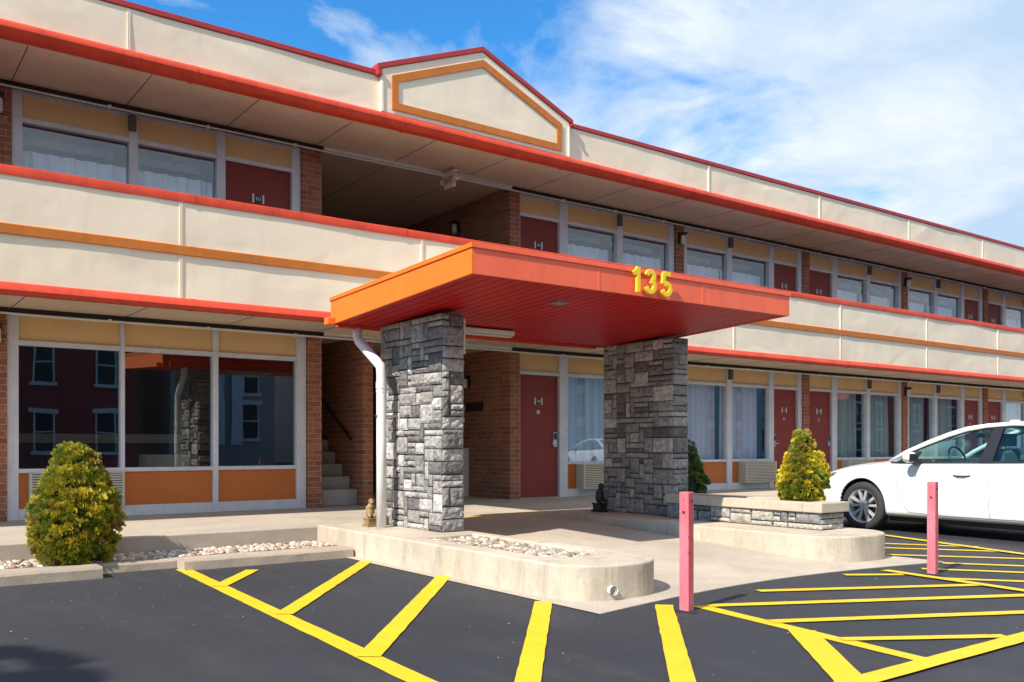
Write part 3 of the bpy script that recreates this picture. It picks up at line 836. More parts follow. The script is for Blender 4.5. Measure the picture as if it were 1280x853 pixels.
# left block upstairs
window(1.795, 3.035, 1.677, None, True, '')
window(3.145, 4.18, 3.035, 4.285, True, '')
door(4.285, 5.25, 4.27, 5.40, True, 'l', '223') if False else None
d_ = door(4.30, 5.27, 4.286, 5.40, True, 'l', '223')
def unitA(s, num, first=False):      # door, window, window
    for up in (False, True):
        door(s + .035, s + .91, s + .003, s + 1.10, up, 'r', num[up])
        window(s + 1.10, s + 2.30, None, s + 2.445, up, '' if up else 'ac')
        window(s + 2.445, s + 3.685, None, s + 3.82, up, '')
def unitB(s, num):      # window, window, door
    for up in (False, True):
        window(s + .125, s + 1.33, s + .003, s + 1.485, up, '')
        window(s + 1.485, s + 2.70, None, s + 2.845, up, '' if up else 'ac')
        door(s + 2.86, s + 3.70, s + 2.847, s + 3.838, up, 'l', num[up])
unitA(9.37, ('120', '224')); unitB(13.43, ('121', '225')); unitA(17.50, ('122', '226')); unitB(21.53, ('123', '227'))
unitA(25.61, ('124', '228')); unitB(29.65, ('125', '229')); unitA(33.69, ('126', '230')); unitB(37.73, ('127', '231'))
unitB(-2.56, ('118', '222'))
bx('brick_pier', 'brick', (XL + .25, -2.56, 12.46, 12.9, GF, S1), (XL + .25, -2.56, 12.46, 12.9, UF, S2))
# little junction boxes at some mullions
for z in (S1, S2):
    for x in (3.06, 11.70, 14.83, 19.86, 23.0, 27.9, 31.1):
        if z == S1 and x < 4: continue
        bx('junction_box', 'acgap', (x - .045, x + .045, 12.43, 12.498, z - .30, z - .10), bevel=.004)
# dark unlit sign on the breezeway wall
bx('wall_plaque', 'dark', (9.12, 9.148, 13.25, 13.75, 1.78, 1.93))
# stairs
st = MB()
for k in range(12):
    st.box(5.72, 6.384, 12.62 + .26 * k, 12.62 + .26 * (k + 1) + (.02 if k < 11 else 1.5), GF if k == 0 else GF + .19 * k, min(S1 - .02, GF + .25 + .19 * k))
st.build('staircase', 'step', B, bevel=.02)
hr = MB(); hr.tube([(6.33, 12.75, 1.26), (6.33, 14.9, 2.62)], .022, 10)
for yy, zz in ((12.9, 1.355), (14.2, 2.18)): hr.tube([(6.33, yy, zz - .0), (6.36, yy, zz - .05), (6.397, yy, zz - .05)], .01, 8)
hr.build('handrail', 'black', B)

# ------------------------------------------------------------------ entrance canopy
C0 = thing('entrance_canopy', (6.55, 7.9, 2.5), 'flat red and orange entrance canopy marked 135 on two stone pillars', 'canopy')
cx0, cx1, cy0, cy1 = 4.37, 8.745, 6.50, 9.30
def zb_(y): return 2.650 - (y - 6.5) * .052
def zt_(y): return 2.872 - (y - 6.5) * .040
m = MB()
m.prism([(cy0, zb_(cy0)), (cy0 + .03, zb_(cy0)), (cy0 + .03, zt_(cy0)), (cy0, zt_(cy0))], cx0 + .03, cx1 - .03, axis='x')
m.build('front_fascia', 'coral', C0)
for jx in (5.83, 7.29):
    m = MB(); m.box(jx - .012, jx + .012, cy0 - .003, cy0 - .0005, zb_(cy0) + .002, zt_(cy0) - .002); m.build('joint_cover', 'coral', C0)
for xa, xb, mt in ((cx0, cx0 + .03, 'orange_end'), (cx1 - .03, cx1, 'coral')):
    m = MB(); m.prism([(cy0, zb_(cy0)), (cy1, zb_(cy1)), (cy1, zt_(cy1)), (cy0, zt_(cy0))], xa, xb, axis='x'); m.build('side_fascia', mt, C0)
m = MB(); m.prism([(cy1 - .03, zb_(cy1)), (cy1, zb_(cy1)), (cy1, zt_(cy1)), (cy1 - .03, zt_(cy1))], cx0 + .031, cx1 - .031, axis='x'); m.build('rear_fascia', 'red', C0)
def fl(mt, xa, xb, ya, yb):
    m = MB()
    P = [(xa, ya), (xb, ya), (xb, yb), (xa, yb)]
    i = len(m.v); m.v += [(x, y, zt_(y) + .001) for x, y in P] + [(x, y, zt_(y) + .042) for x, y in P]
    for f in ((0, 3, 2, 1), (4, 5, 6, 7), (0, 1, 5, 4), (1, 2, 6, 5), (2, 3, 7, 6), (3, 0, 4, 7)): m.f.append([i + k for k in f]); m.m.append(0); m.c.append(None)
    return m.build('top_flashing', mt, C0, bevel=.003)
fl('coral', cx0 + .04, cx1 + .014, cy0 - .014, cy0 + .05); fl('orange_end', cx0 - .014, cx0 + .038, cy0 - .014, cy1 + .01); fl('coral', cx1 - .04, cx1 + .014, cy0 + .052, cy1 + .01)
m = MB(); P = [(cx0 + .04, cy0 + .05), (cx1 - .04, cy0 + .05), (cx1 - .04, cy1), (cx0 + .04, cy1)]
m.v += [(x, y, zt_(y) - .03) for x, y in P] + [(x, y, zt_(y) + .03) for x, y in P]
for f in ((0, 3, 2, 1), (4, 5, 6, 7), (0, 1, 5, 4), (1, 2, 6, 5), (2, 3, 7, 6), (3, 0, 4, 7)): m.f.append(list(f)); m.m.append(0); m.c.append(None)
m.build('roof', 'roofing', C0)
# plank soffit, planks run front to back
m = MB(); x = cx0 + .031; pw = .128
while x < cx1 - .04:
    x2 = min(x + pw, cx1 - .031)
    def q(xx, y, dz): return (xx, y, zb_(y) + dz)
    a, b_ = x, x2 - .014
    for (u0, u1, d0, d1) in ((a, b_ - .0, .012, .012), (b_, b_ + .004, .012, .030), (b_ + .004, x2 - .003, .030, .030), (x2 - .003, x2, .030, .012)):
        m.face([q(u0, cy0 + .031, d0), q(u0, cy1 - .031, d0), q(u1, cy1 - .031, d1), q(u1, cy0 + .031, d1)])
    x = x2
m.build('plank_soffit', 'canopy_soffit', C0, fix=False)
m = MB(); m.box(5.25, 8.68, cy1 + .092, FA - .08, 2.79, 2.835); m.build('unseen_shade_panel', 'soffit', C0)  # hidden panel added to shade the walkway behind the canopy
# recessed light + gutter bracket
m = MB(); m.box(5.78, 5.93, 7.05, 7.20, zb_(7.1) - .02, zb_(7.1) + .02); m.build('recessed_light', 'metal', C0, bevel=.004)
m = MB(); m.box(cx0 + .1, 8.3, cy1 + .001, cy1 + .09, zb_(cy1) - .02, zb_(cy1) + .09); m.build('gutter', 'red', C0, bevel=.01)
m = MB(); m.box(4.28, 4.369, 9.18, 9.28, 2.49, 2.57); m.build('gutter_bracket', 'orange_end', C0, bevel=.01)
def digit(paths, ox, oz, w):
    m = MB()
    for pts in paths:
        for a, b_ in zip(pts, pts[1:]):
            a = Vector((a[0], a[1])); b_ = Vector((b_[0], b_[1])); d = (b_ - a).normalized(); n_ = Vector((-d.y, d.x)) * w / 2
            e = d * w * .06
            q = [a - e + n_, a - e - n_, b_ + e - n_, b_ + e + n_]
            m.prism([(ox + v.x, oz + v.y) for v in q], 6.428, 6.456, axis='y')
    bm = bmesh.new()
    o = m.build('house_number', 'digit', C0)
    rm = o.modifiers.new('r', 'REMESH'); rm.mode = 'VOXEL'; rm.voxel_size = .0045
    return o
def arcp(cx_, cz_, rx_, rz_, a0, a1, k=14): return [(cx_ + rx_ * math.cos(R(a0 + (a1 - a0) * i / k)), cz_ + rz_ * math.sin(R(a0 + (a1 - a0) * i / k))) for i in range(k + 1)]
D = {'1': [[(.085, 0), (.085, .245)], [(.085, .222), (.028, .178)]],
     '3': [arcp(.072, .172, .048, .050, 165, -80), arcp(.072, .078, .056, .056, 80, -165)],
     '5': [[(.128, .225), (.040, .225)], [(.043, .228), (.032, .125)], arcp(.075, .076, .056, .055, 128, -160)]}
for k_, (dx, ch) in enumerate(((6.205, '1'), (6.385, '3'), (6.605, '5'))):
    digit(D[ch], dx, 2.672 - k_ * .004, .048)
    sm = MB(); sm.tube([(dx + .08, 6.456, 2.80), (dx + .08, 6.50, 2.80)], .006, 6); sm.build('number_stud', 'metal', C0)

# fluorescent batten, downspout
t = thing('tube_light', (5.9, 8.75, 2.46), 'white fluorescent batten under the canopy right of the sunlit pillar', 'light')
m = MB(); m.box(5.26, 6.47, 8.70, 8.82, 2.475, 2.53); m.build('housing', 'white', t, bevel=.012)
m = MB(); m.box(5.28, 6.45, 8.715, 8.805, 2.452, 2.4745); m.build('diffuser', 'lamp_glass', t, bevel=.01)
m = MB(); m.box(5.25, 5.30, 8.0, 8.07, 2.13, 2.50); m.build('junction_cover', 'white', t, bevel=.006)
t = thing('downspout', (4.76, 8.86, IZ), 'white round downspout with a bent top beside the sunlit pillar', 'pipe')
m = MB()
m.tube([(4.72, 9.34, 2.50), (4.72, 9.34, 2.40), (4.723, 9.31, 2.345), (4.75, 8.93, 2.085), (4.757, 8.86, 2.03), (4.76, 8.85, 1.95), (4.76, 8.85, 1.2), (4.76, 8.85, IZ)], .055, 20)
m.build('pipe', 'pvc', t, smooth=True)
m = MB(); m.tube([(4.76, 8.85, 1.86), (4.76, 8.85, 1.79)], .061, 20); m.tube([(4.76, 8.85, 1.77), (4.76, 8.85, 1.75)], .060, 20)
m.build('coupling', 'pvc', t, auto=40)
m = MB(); m.box(4.69, 4.95, 8.835, 8.865, 1.48, 1.50); m.build('strap', 'metal', t)

# exit sign upstairs
t = thing('exit_sign', (7.9, 12.33, 5.3), 'small white exit sign with red letters under the upstairs soffit', 'sign')
m = MB(); m.box(7.79, 7.83, 12.10, 12.38, 5.26, 5.50); m.build('sign_box', 'exitpink', t, bevel=.006)
text('lettering', 'EXIT', .125, .002, 'exitred', t, (7.786, 12.24, 5.385), rx=90, rz=-90, bold=.002)
m = MB()
for yy in (12.06, 12.42):
    m.tube([(7.81, yy, 5.50), (7.81, yy, 5.42)], .012, 8); m.tube([(7.86, yy, 5.40), (7.77, yy, 5.37)], [.03, .05], 14)
m.box(7.76, 7.86, 12.05, 12.43, 5.50, 5.515)
m.tube([(7.85, 12.3, 5.53), (8.3, 12.25, 5.535), (8.85, 12.38, 5.535)], .008, 6)
m.build('lamp_head', 'exitpink', t, auto=40)

# wall lamps
def wall_lamp(label, x, y, z, rz=0):
    t = thing('wall_lamp', (x, y, z), label, 'lamp', 'black wall lamps on the brick', local=True, rz=rz)
    return t
def lamp_parts(t):
    m = MB(); m.box(-.05, .05, -.035, 0, -.09, .10); m.box(-.06, .06, -.15, 0, .10, .125); m.tube([(0, -.085, .10), (0, -.085, .06)], .062, 16)
    m.build('lamp_bracket', 'black', t, bevel=.004, off=(0, 0, 0))
    m = MB(); m.tube([(0, -.085, .06), (0, -.085, -.10)], [.046, .05], 16); m.build('lamp_glass', 'lamp_glass', t, smooth=False, off=(0, 0, 0), auto=40)
lamp0 = wall_lamp('black wall lamp on the brick at the lower left corner of the photo', 1.50, 12.458, 2.50); lamp_parts(lamp0)
for lab, x, y, z, rz in [('black wall lamp on the brick upstairs at the left edge', 1.52, 12.458, 5.25, 0),
                         ('wall lamp on the shaded side wall of the upstairs breezeway', 9.148, 14.05, 5.15, -90),
                         ('wall lamp on the side wall of the ground floor breezeway behind the pillar', 9.148, 13.7, 2.30, -90),
                         ('wall lamp on the upstairs pier above the canopy, right of the 135', 13.31, 12.458, 5.22, 0),
                         ('wall lamp on the first upstairs pier beyond the canopy end with windows both sides', 21.41, 12.458, 5.22, 0),
                         ('wall lamp on the ground floor pier above the bonnet of the white car', 21.41, 12.458, 2.49, 0)]:
    c = copy_tree(lamp0); c.location = (x, y, z); c.rotation_euler = (0, 0, R(rz)); c['label'] = lab
# vending cabinet on the side wall
t = thing('white_cabinet', (9.0, 13.85, GF), 'tall white cabinet against the brick wall behind the sunlit pillar', 'cabinet')
m = MB(); m.box(8.80, 9.145, 13.7, 14.3, GF, 1.12); m.box(8.79, 9.145, 13.69, 14.31, .95, .965); m.build('body', 'white', t, bevel=.012)
m = MB(); m.box(8.82, 9.14, 13.69, 13.699, GF + .1, .90); m.build('door', 'white', t, bevel=.003)

# statuettes
def statuette(x, y, z, mat, label, s=1.0, rz=0):
    t = thing('statuette', (x, y, z), label, 'statuette', 'small statuettes at the pillars', local=True, rz=rz); t.scale = (s, s, s)
    m = MB(); m.box(-.085, .085, -.085, .085, 0, .03); m.box(-.068, .068, -.068, .068, .03, .10); m.box(-.08, .08, -.08, .08, .10, .122)
    m.build('plinth', mat, t, bevel=.006, off=(0, 0, 0))
    bm = bmesh.new()
    def blob(c, r, sc=(1, 1, 1)):
        g_ = bmesh.ops.create_icosphere(bm, subdivisions=3, radius=r)
        for v in g_['verts']: v.co = Vector((v.co.x * sc[0], v.co.y * sc[1], v.co.z * sc[2])) + Vector(c)
    blob((0, 0, .19), .065, (1, .85, 1.2)); blob((0, -.01, .27), .052, (1, .8, 1.1)); blob((0, -.02, .345), .04, (.9, 1, 1.1))
    blob((-.035, -.03, .36), .014); blob((.035, -.03, .36), .014); blob((0, -.055, .335), .02); blob((-.04, -.06, .155), .028, (.8, 1.3, 1)); blob((.04, -.06, .155), .028, (.8, 1.3, 1))
    blob((-.055, .0, .25), .02, (.8, .8, 2)); blob((.055, .0, .25), .02, (.8, .8, 2))
    me = bpy.data.meshes.new('figure'); bm.to_mesh(me); bm.free(); me.materials.append(M[mat])
    o = bpy.data.objects.new('figure', me); col.objects.link(o); o.parent = t
    r_ = o.modifiers.new('remesh', 'REMESH'); r_.mode = 'VOXEL'; r_.voxel_size = .006; r_.use_smooth_shade = True
    return t
statuette(4.72, 9.03, IZ, 'gilt', 'weathered brown statuette behind the foot of the white downspout', .8)
statuette(8.25, 9.18, IZ, 'bronze', 'dark statuette on a plinth at the back foot of the shaded pillar', 1.0)

# bollards
t = thing('bollard', (4.81, 4.44, 0), 'faded red steel bollard at the near corner of the concrete apron', 'bollard', 'red square bollards at the entrance', local=True)
m = MB(); m.box(-.037, .037, -.037, .037, -.02, .84, 0); m.build('post', 'bollard', t, bevel=.004, off=(0, 0, 0))
m = MB(); m.tube([(0, -.038, .78), (0, -.046, .78)], .009, 8); m.tube([(-.038, 0, .70), (-.046, 0, .70)], .009, 8); m.build('bolt', 'rimdark', t, off=(0, 0, 0))
t.rotation_euler = (0, 0, R(12))
m = MB(); P = []
for k in range(18):
    a = 2 * math.pi * k / 18; rr = .085 + .03 * math.sin(3 * a + 1) + random.uniform(-.008, .008); P.append((rr * math.cos(a) * 1.2, rr * math.sin(a)))
for k in range(18):
    a_, b2 = P[k], P[(k + 1) % 18]
    m.face([(0, 0, .012), (a_[0], a_[1], .0035), (b2[0], b2[1], .0035)])
m.build('footing', 'tarpatch', t, off=(0, 0, 0), fix=False)
t2 = copy_tree(t); t2.location = (7.98, 4.38, 0); t2.rotation_euler = (0, 0, R(8)); t2['label'] = 'faded red steel bollard standing in front of the white car'

# ------------------------------------------------------------------ bushes
def bush(x, y, z, h, w, label, seed, n, lump=.18, tint=(1, 1, 1), tip=1.0, lsz=1.0, group='clipped arborvitae bushes'):
    rnd = random.Random(seed); rs = np.random.RandomState(seed)
    t = thing('arborvitae_bush', (x, y, z), label, 'bush', group, local=True)
    tr = MB(); tr.tube([(0, 0, -.02), (.01, 0, h * .25), (0, .01, h * .75)], [.03, .024, .008], 8, mi=0)
    for k in range(10):
        a = rnd.uniform(0, 6.28); zz = rnd.uniform(.1, .6) * h; r = w * .35
        tr.tube([(0, 0, zz), (math.cos(a) * r * .6, math.sin(a) * r * .6, zz + .08), (math.cos(a) * r, math.sin(a) * r, zz + .2)], [.012, .008, .003], 5)
    tr.build('trunk', 'bark', t, off=(0, 0, 0))
    lumps = []
    for k in range(46):
        zz = rnd.random() ** .9; a = rnd.uniform(0, 6.28); lumps.append((a, zz, rnd.uniform(.05, .13), rnd.uniform(.5, 1.2)))
    def prof(q):
        if q < .34: return .76 + .24 * math.sin(q / .34 * math.pi / 2)
        return max(.02, 1 - ((q - .34) / .66) ** tip) ** .80
    m = MB()
    def rad(a, q):
        b_ = prof(q) * (1 + .10 * mnoise.noise(Vector((math.cos(a) * 1.4, math.sin(a) * 1.4, q * 3 + seed))))
        for (la, lz, lr, lh) in lumps:
            da = math.atan2(math.sin(a - la), math.cos(a - la)) * prof(q) * .5; dz = (q - lz) * h / w
            d2 = (da * da + dz * dz) / (lr * lr)
            if d2 < 4: b_ += lump * lh * math.exp(-d2) * .5
        return b_ * w / 2
    ncl = n // 26
    for ci in range(ncl):
        q = rnd.random() ** .95; a = rnd.uniform(0, 2 * math.pi)
        if rnd.random() > prof(q) + .15: q *= .6
        inner_ = rnd.random() < .22
        rr = rad(a, q) * (rnd.uniform(.72, .88) if inner_ else (rnd.uniform(1.02, 1.12) if rnd.random() < .10 else rnd.uniform(.88, 1.02)))
        P0 = Vector((math.cos(a) * rr, math.sin(a) * rr, min(q, .97) * h))
        axis = Vector((math.cos(a), math.sin(a), .55 + 1.3 * q)).normalized()
        cr = rnd.uniform(.028, .050) * lsz
        hue = mnoise.noise(P0 * 5 + Vector((seed, 0, 0))) + rnd.gauss(0, .3)
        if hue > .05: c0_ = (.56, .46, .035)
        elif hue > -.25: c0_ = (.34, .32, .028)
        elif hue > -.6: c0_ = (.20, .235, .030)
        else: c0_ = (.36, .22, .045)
        kk = rnd.uniform(.8, 1.2)
        for i in range(26):
            o_ = Vector((rnd.gauss(0, 1), rnd.gauss(0, 1), rnd.gauss(0, 1))).normalized()
            if o_.dot(axis) < -.1: o_ = -o_
            d = (o_ * .8 + axis * .8 + Vector((0, 0, .25))).normalized()
            tdep = rnd.random() ** .6
            p = P0 + o_ * cr * tdep * .9
            side = d.cross(Vector((rnd.gauss(0, 1), rnd.gauss(0, 1), rnd.gauss(0, 1)))).normalized()
            k = rnd.uniform(.8, 1.2) * kk
            tipf = 1.0 if o_.dot(axis) > .35 else .72       # lit tips painted in: sprays not facing outward are darker
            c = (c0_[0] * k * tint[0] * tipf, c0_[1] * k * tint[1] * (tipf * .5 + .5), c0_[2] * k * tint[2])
            ln = rnd.uniform(.024, .042) * lsz; wd = ln * .24
            nrm = d.cross(side)
            for s_ in range(3):
                an = (s_ - 1) * .6 + rnd.uniform(-.1, .1)
                dd = (d * math.cos(an) + side * math.sin(an)); ss = (side * math.cos(an) - d * math.sin(an))
                l2 = ln * (1 if s_ == 1 else .75)
                bsep = p + d * (0 if s_ == 1 else ln * .15)
                m.face([bsep, bsep + dd * l2 * .5 + ss * wd, bsep + dd * l2 + nrm * wd * .5, bsep + dd * l2 * .5 - ss * wd], 0, c)
    # dark inner shell keeps the crown closed, shade between clumps painted in
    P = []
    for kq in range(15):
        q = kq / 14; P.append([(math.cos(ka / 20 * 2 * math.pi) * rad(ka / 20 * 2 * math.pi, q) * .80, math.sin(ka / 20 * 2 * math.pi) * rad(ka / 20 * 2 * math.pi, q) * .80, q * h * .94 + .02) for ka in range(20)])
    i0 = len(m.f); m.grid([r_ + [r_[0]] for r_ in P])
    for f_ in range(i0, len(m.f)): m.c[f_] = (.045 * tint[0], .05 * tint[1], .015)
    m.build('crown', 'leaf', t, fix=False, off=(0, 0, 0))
    return t
bush(1.75, 9.20, .09, 1.07, .68, 'large rounded yellow green bush growing in the gravel strip', 3, 26000, .20, tip=1.55, lsz=1.15)
bush(8.66, 6.26, .50, .82, .47, 'yellow tipped conical bush growing in the low stone planter', 5, 15000, .26, (1.1, 1.08, .8), 1.05)
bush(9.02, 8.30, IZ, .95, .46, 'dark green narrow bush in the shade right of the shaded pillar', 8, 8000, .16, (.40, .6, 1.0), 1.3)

sh = bush(-7.35, 3.4, 4.3, 3.3, 3.1, 'dense unseen tree added left of the frame, its crown shading the asphalt at lower left', 12, 15000, .2, (.5, .7, .8), 2.2, 3.2, None)  # out of view, put in for its shadow on the asphalt
sh.name = 'unseen_shade_tree'
m = MB(); m.tube([(0, 0, -4.4), (.05, .02, -2), (0, 0, .3)], [.2, .15, .1], 14); m.build('lower_trunk', 'bark', sh, off=(0, 0, 0), smooth=True)
# ------------------------------------------------------------------ lobby furniture
t = thing('lounge_chair', (3.9, 13.5, GF), 'pale striped lounge chair seen through the middle lobby window', 'chair')
m = MB()
P = []
for i in range(25):
    a = math.pi * (i / 24) + math.pi; P.append((3.75 + .36 * math.cos(a), 13.45 + .28 * math.sin(a)))
rows = [[(x + 0, y, z) for x, y in P] for z in (.62, .80, 1.0, 1.04)]
m.grid(rows); m.build('back', 'fabric', t, fix=False)
m = MB(); m.box(3.45, 4.08, 13.30, 13.85, .55, .70); m.build('seat', 'fabric', t, bevel=.04)
for sx, sy in ((3.5, 13.35), (4.02, 13.35), (3.5, 13.8), (4.02, 13.8)):
    m = MB(); m.box(sx - .02, sx + .02, sy - .02, sy + .02, GF, .55); m.build('leg', 'bark', t)
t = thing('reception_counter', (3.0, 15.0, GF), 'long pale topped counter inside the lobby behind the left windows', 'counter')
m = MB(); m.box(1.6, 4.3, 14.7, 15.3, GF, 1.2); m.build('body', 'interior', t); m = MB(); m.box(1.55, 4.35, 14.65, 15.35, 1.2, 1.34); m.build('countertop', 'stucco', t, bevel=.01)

# ------------------------------------------------------------------ car
def make_car(label, loc, rz):
    t = thing('parked_car', loc, label, 'car', None, local=True, rz=rz)
    st_ = [ # x, halfwidth, belt z, top z(centre), sill z
        (2.315, .34, .50, .55, .30), (2.29, .56, .545, .60, .22), (2.22, .68, .64, .70, .20), (2.08, .77, .71, .775, .19), (1.88, .82, .765, .835, .19),
        (1.62, .85, .805, .88, .19), (1.38, .862, .825, .90, .19), (1.10, .865, .865, .94, .19), (.92, .865, .885, .955, .19), (.5, .865, .895, .90, .19),
        (0, .865, .905, .905, .19), (-.5, .865, .915, .915, .19), (-1.0, .86, .93, .93, .19), (-1.26, .86, .94, .945, .19), (-1.6, .85, .955, .97, .19), (-1.85, .835, .955, .985, .20),
        (-2.08, .79, .93, .97, .21), (-2.22, .72, .88, .93, .23), (-2.30, .60, .78, .84, .26), (-2.325, .42, .62, .68, .32)]
    rows = []
    for (x, w, zb, zt, zs) in st_:
        Hh = zb - zs
        half = [(0, zs), (w * .6, zs), (w * .93, zs + .005), (w * .985, zs + .08 * Hh / .7), (w * .995, zs + Hh * .30), (w * 1.0, zs + Hh * .62), (w * .985, zs + Hh * .80), (w * .955, zs + Hh * .95), (w * .90, zb), (w * .62, zb + (zt - zb) * .75), (w * .3, zt - .003), (0, zt)]
        full = half + [(-a, b) for a, b in half[-2:0:-1]]
        rows.append([(x, a, b) for a, b in full])
    m = MB(); m.grid([r + [r[0]] for r in rows]); m.face(rows[0]); m.face(rows[-1][::-1])
    body = m.build('body', ['carpaint', 'cartrim'], t, off=(0, 0, 0))
    bm = bmesh.new(); bm.from_mesh(body.data); bmesh.ops.remove_doubles(bm, verts=bm.verts, dist=.0005)
    bmesh.ops.recalc_face_normals(bm, faces=bm.faces); bm.to_mesh(body.data); bm.free()
    s = body.modifiers.new('s', 'SUBSURF'); s.levels = 2; s.render_levels = 2
    cutters = []
    for ax in (1.38, -1.26):
        for sy in (1, -1):
            c = MB(); c.tube([(ax, sy * .58, .325), (ax, sy * 1.0, .325)], .352, 40, mi=1)
            co = c.build('cutter', ['carpaint', 'cartrim'], None); cutters.append(co)
            bo = body.modifiers.new('b', 'BOOLEAN'); bo.operation = 'DIFFERENCE'; bo.object = co; bo.solver = 'EXACT'
            co.location = loc; co.rotation_euler = (0, 0, rz)
    bpy.context.view_layer.update()
    dg = bpy.context.evaluated_depsgraph_get(); me = bpy.data.meshes.new_from_object(body.evaluated_get(dg))
    body.modifiers.clear(); body.data = me; me.shade_smooth(); me.set_sharp_from_angle(angle=R(38))
    for c in cutters: bpy.data.objects.remove(c)
    # interior deck darkened where the cabin is
    for p in me.polygons:
        c = p.center
        if -1.55 < c.x < .72 and abs(c.y) < .74 and p.normal.z > .8 and c.z > .85: p.material_index = 1
    bm = bmesh.new(); bm.from_mesh(me); bmesh.ops.triangulate(bm, faces=bm.faces); tree = BVHTree.FromBMesh(bm); bm.free()
    def patch(name, poly, mat, parent, side=1, th=.004, res=.02):
        m = MB(); xs_ = [p[0] for p in poly]; zs_ = [p[1] for p in poly]
        bm = bmesh.new(); vs = [bm.verts.new((a, 0, b)) for a, b in poly]; bm.faces.new(vs)
        bmesh.ops.triangulate(bm, faces=bm.faces)
        for _ in range(3): bmesh.ops.subdivide_edges(bm, edges=[e for e in bm.edges if e.calc_length() > res * 2], cuts=1, use_grid_fill=True)
        bmesh.ops.triangulate(bm, faces=bm.faces)
        for v in bm.verts:
            h = tree.ray_cast(Vector((v.co.x, side * 2, v.co.z)), Vector((0, -side, 0)))
            if h[0] is not None and h[0].y * side > .2: v.co.y = h[0].y + side * th
            else: v.co.y = side * .3
        bmesh.ops.recalc_face_normals(bm, faces=bm.faces)
        me_ = bpy.data.meshes.new(name); bm.to_mesh(me_); bm.free(); me_.materials.append(M[mat])
        o = bpy.data.objects.new(name, me_); col.objects.link(o); o.parent = parent; return o
    def seam(pts, side, w=.006):
        poly = [(a - w / 2, b) for a, b in pts] + [(a + w / 2, b) for a, b in pts[::-1]]
        m = MB(); A = []; Bq = []
        for k in range(len(pts) - 1):
            for q in range(8):
                f = q / 8; A.append((pts[k][0] * (1 - f) + pts[k + 1][0] * f, pts[k][1] * (1 - f) + pts[k + 1][1] * f))
        A.append(pts[-1]); rows = []
        for k, (a, b) in enumerate(A):
            a2, b2 = A[min(k + 1, len(A) - 1)]; a1, b1 = A[max(k - 1, 0)]
            d = Vector((a2 - a1, b2 - b1)).normalized(); nx, nz = -d.y * w / 2, d.x * w / 2; r = []
            for s_ in (-1, 1):
                h = tree.ray_cast(Vector((a + s_ * nx, side * 2, b + s_ * nz)), Vector((0, -side, 0)))
                y = h[0].y if h[0] is not None else side * .86
                r.append((a + s_ * nx, y + side * .0015, b + s_ * nz))
            rows.append(r)
        m.grid(rows); return m.build('door_seam', 'cartrim', body, fix=True, off=(0, 0, 0))
    for sd in (1, -1):
        seam([(.80, .86), (.86, .74), (.85, .55), (.78, .36), (.70, .27)], sd)
        seam([(-.20, .90), (-.27, .78), (-.30, .6), (-.31, .26)], sd)
        seam([(-1.12, .92), (-1.05, .75), (-.96, .6), (-.90, .45), (-.93, .30)], sd)
        seam([(.70, .27), (.2, .255), (-.31, .255), (-.80, .26)], sd, .005)
        hl = patch('headlight', [(2.26, .58), (2.20, .64), (2.04, .705), (1.80, .755), (1.86, .695), (2.04, .635), (2.20, .56)], 'lens', t, sd, .004)
        patch('indicator', [(2.21, .575), (2.14, .615), (1.95, .675), (1.96, .655), (2.06, .618), (2.18, .562)], 'amber', hl, sd, .009)
        patch('tail_light', [(-2.25, .80), (-2.05, .86), (-1.95, .83), (-2.10, .72), (-2.27, .70)], 'taillight', t, sd, .004)
        # wheel arch lip, mirror, handles
        for ax in (1.38, -1.26):
            rows = []
            for k in range(25):
                a = R(-12) + (math.pi + R(24)) * k / 24; r = []
                for rr, oy in ((.352, -.02), (.352, .010), (.370, .008)):
                    X, Zz = ax + rr * math.cos(a), .325 + rr * math.sin(a)
                    h = tree.ray_cast(Vector((ax + .40 * math.cos(a), sd * 2, max(.22, .325 + .40 * math.sin(a)))), Vector((0, -sd, 0)))
                    y = h[0].y if h[0] is not None else sd * .85
                    r.append((X, y + sd * oy, Zz))
                rows.append(r)
            mm_ = MB(); mm_.grid(rows); mm_.build('arch_lip', 'carpaint', body, fix=True, off=(0, 0, 0), smooth=True)
        for hx in (.02, -.92):
            mm_ = MB(); mm_.tube([(hx + .10, sd * .858, .755), (hx + .05, sd * .885, .757), (hx - .05, sd * .887, .758), (hx - .10, sd * .860, .757)], [.008, .014, .014, .008], 8); mm_.build('door_handle', 'carpaint', body, smooth=True, off=(0, 0, 0))
            mm_ = MB(); mm_.tube([(hx + .105, sd * .855, .742), (hx - .105, sd * .857, .742)], .009, 8); mm_.build('handle_recess', 'cartrim', body, off=(0, 0, 0))
        bm = bmesh.new(); bmesh.ops.create_uvsphere(bm, u_segments=16, v_segments=10, radius=1)
        for v in bm.verts:
            x_, y_, z_ = v.co; x_ = max(-.55, x_)
            v.co = Vector((.60 + x_ * .085, sd * (.985 + y_ * .105), .955 + z_ * .068))
        me_ = bpy.data.meshes.new('mirror'); bm.to_mesh(me_); bm.free(); me_.materials.append(M['carpaint']); me_.shade_smooth()
        o = bpy.data.objects.new('mirror', me_); col.objects.link(o); o.parent = t
        mm_ = MB(); mm_.box(.56, .66, sd * .80 if sd > 0 else -.95, sd * .95 if sd > 0 else -.80, .875, .905); mm_.box(.551, .556, min(sd * .9, sd * 1.07), max(sd * .9, sd * 1.07), .90, 1.0); mm_.build('mirror_foot', 'cartrim', o, off=(0, 0, 0), bevel=.005)
    # greenhouse
    rail = [(1.02, .76, .90), (.80, .735, 1.015), (.55, .695, 1.125), (.30, .645, 1.225), (.08, .605, 1.295), (-.15, .588, 1.330), (-.45, .580, 1.348), (-.80, .580, 1.335), (-1.05, .590, 1.300), (-1.30, .615, 1.215), (-1.55, .655, 1.105), (-1.82, .70, .985)]
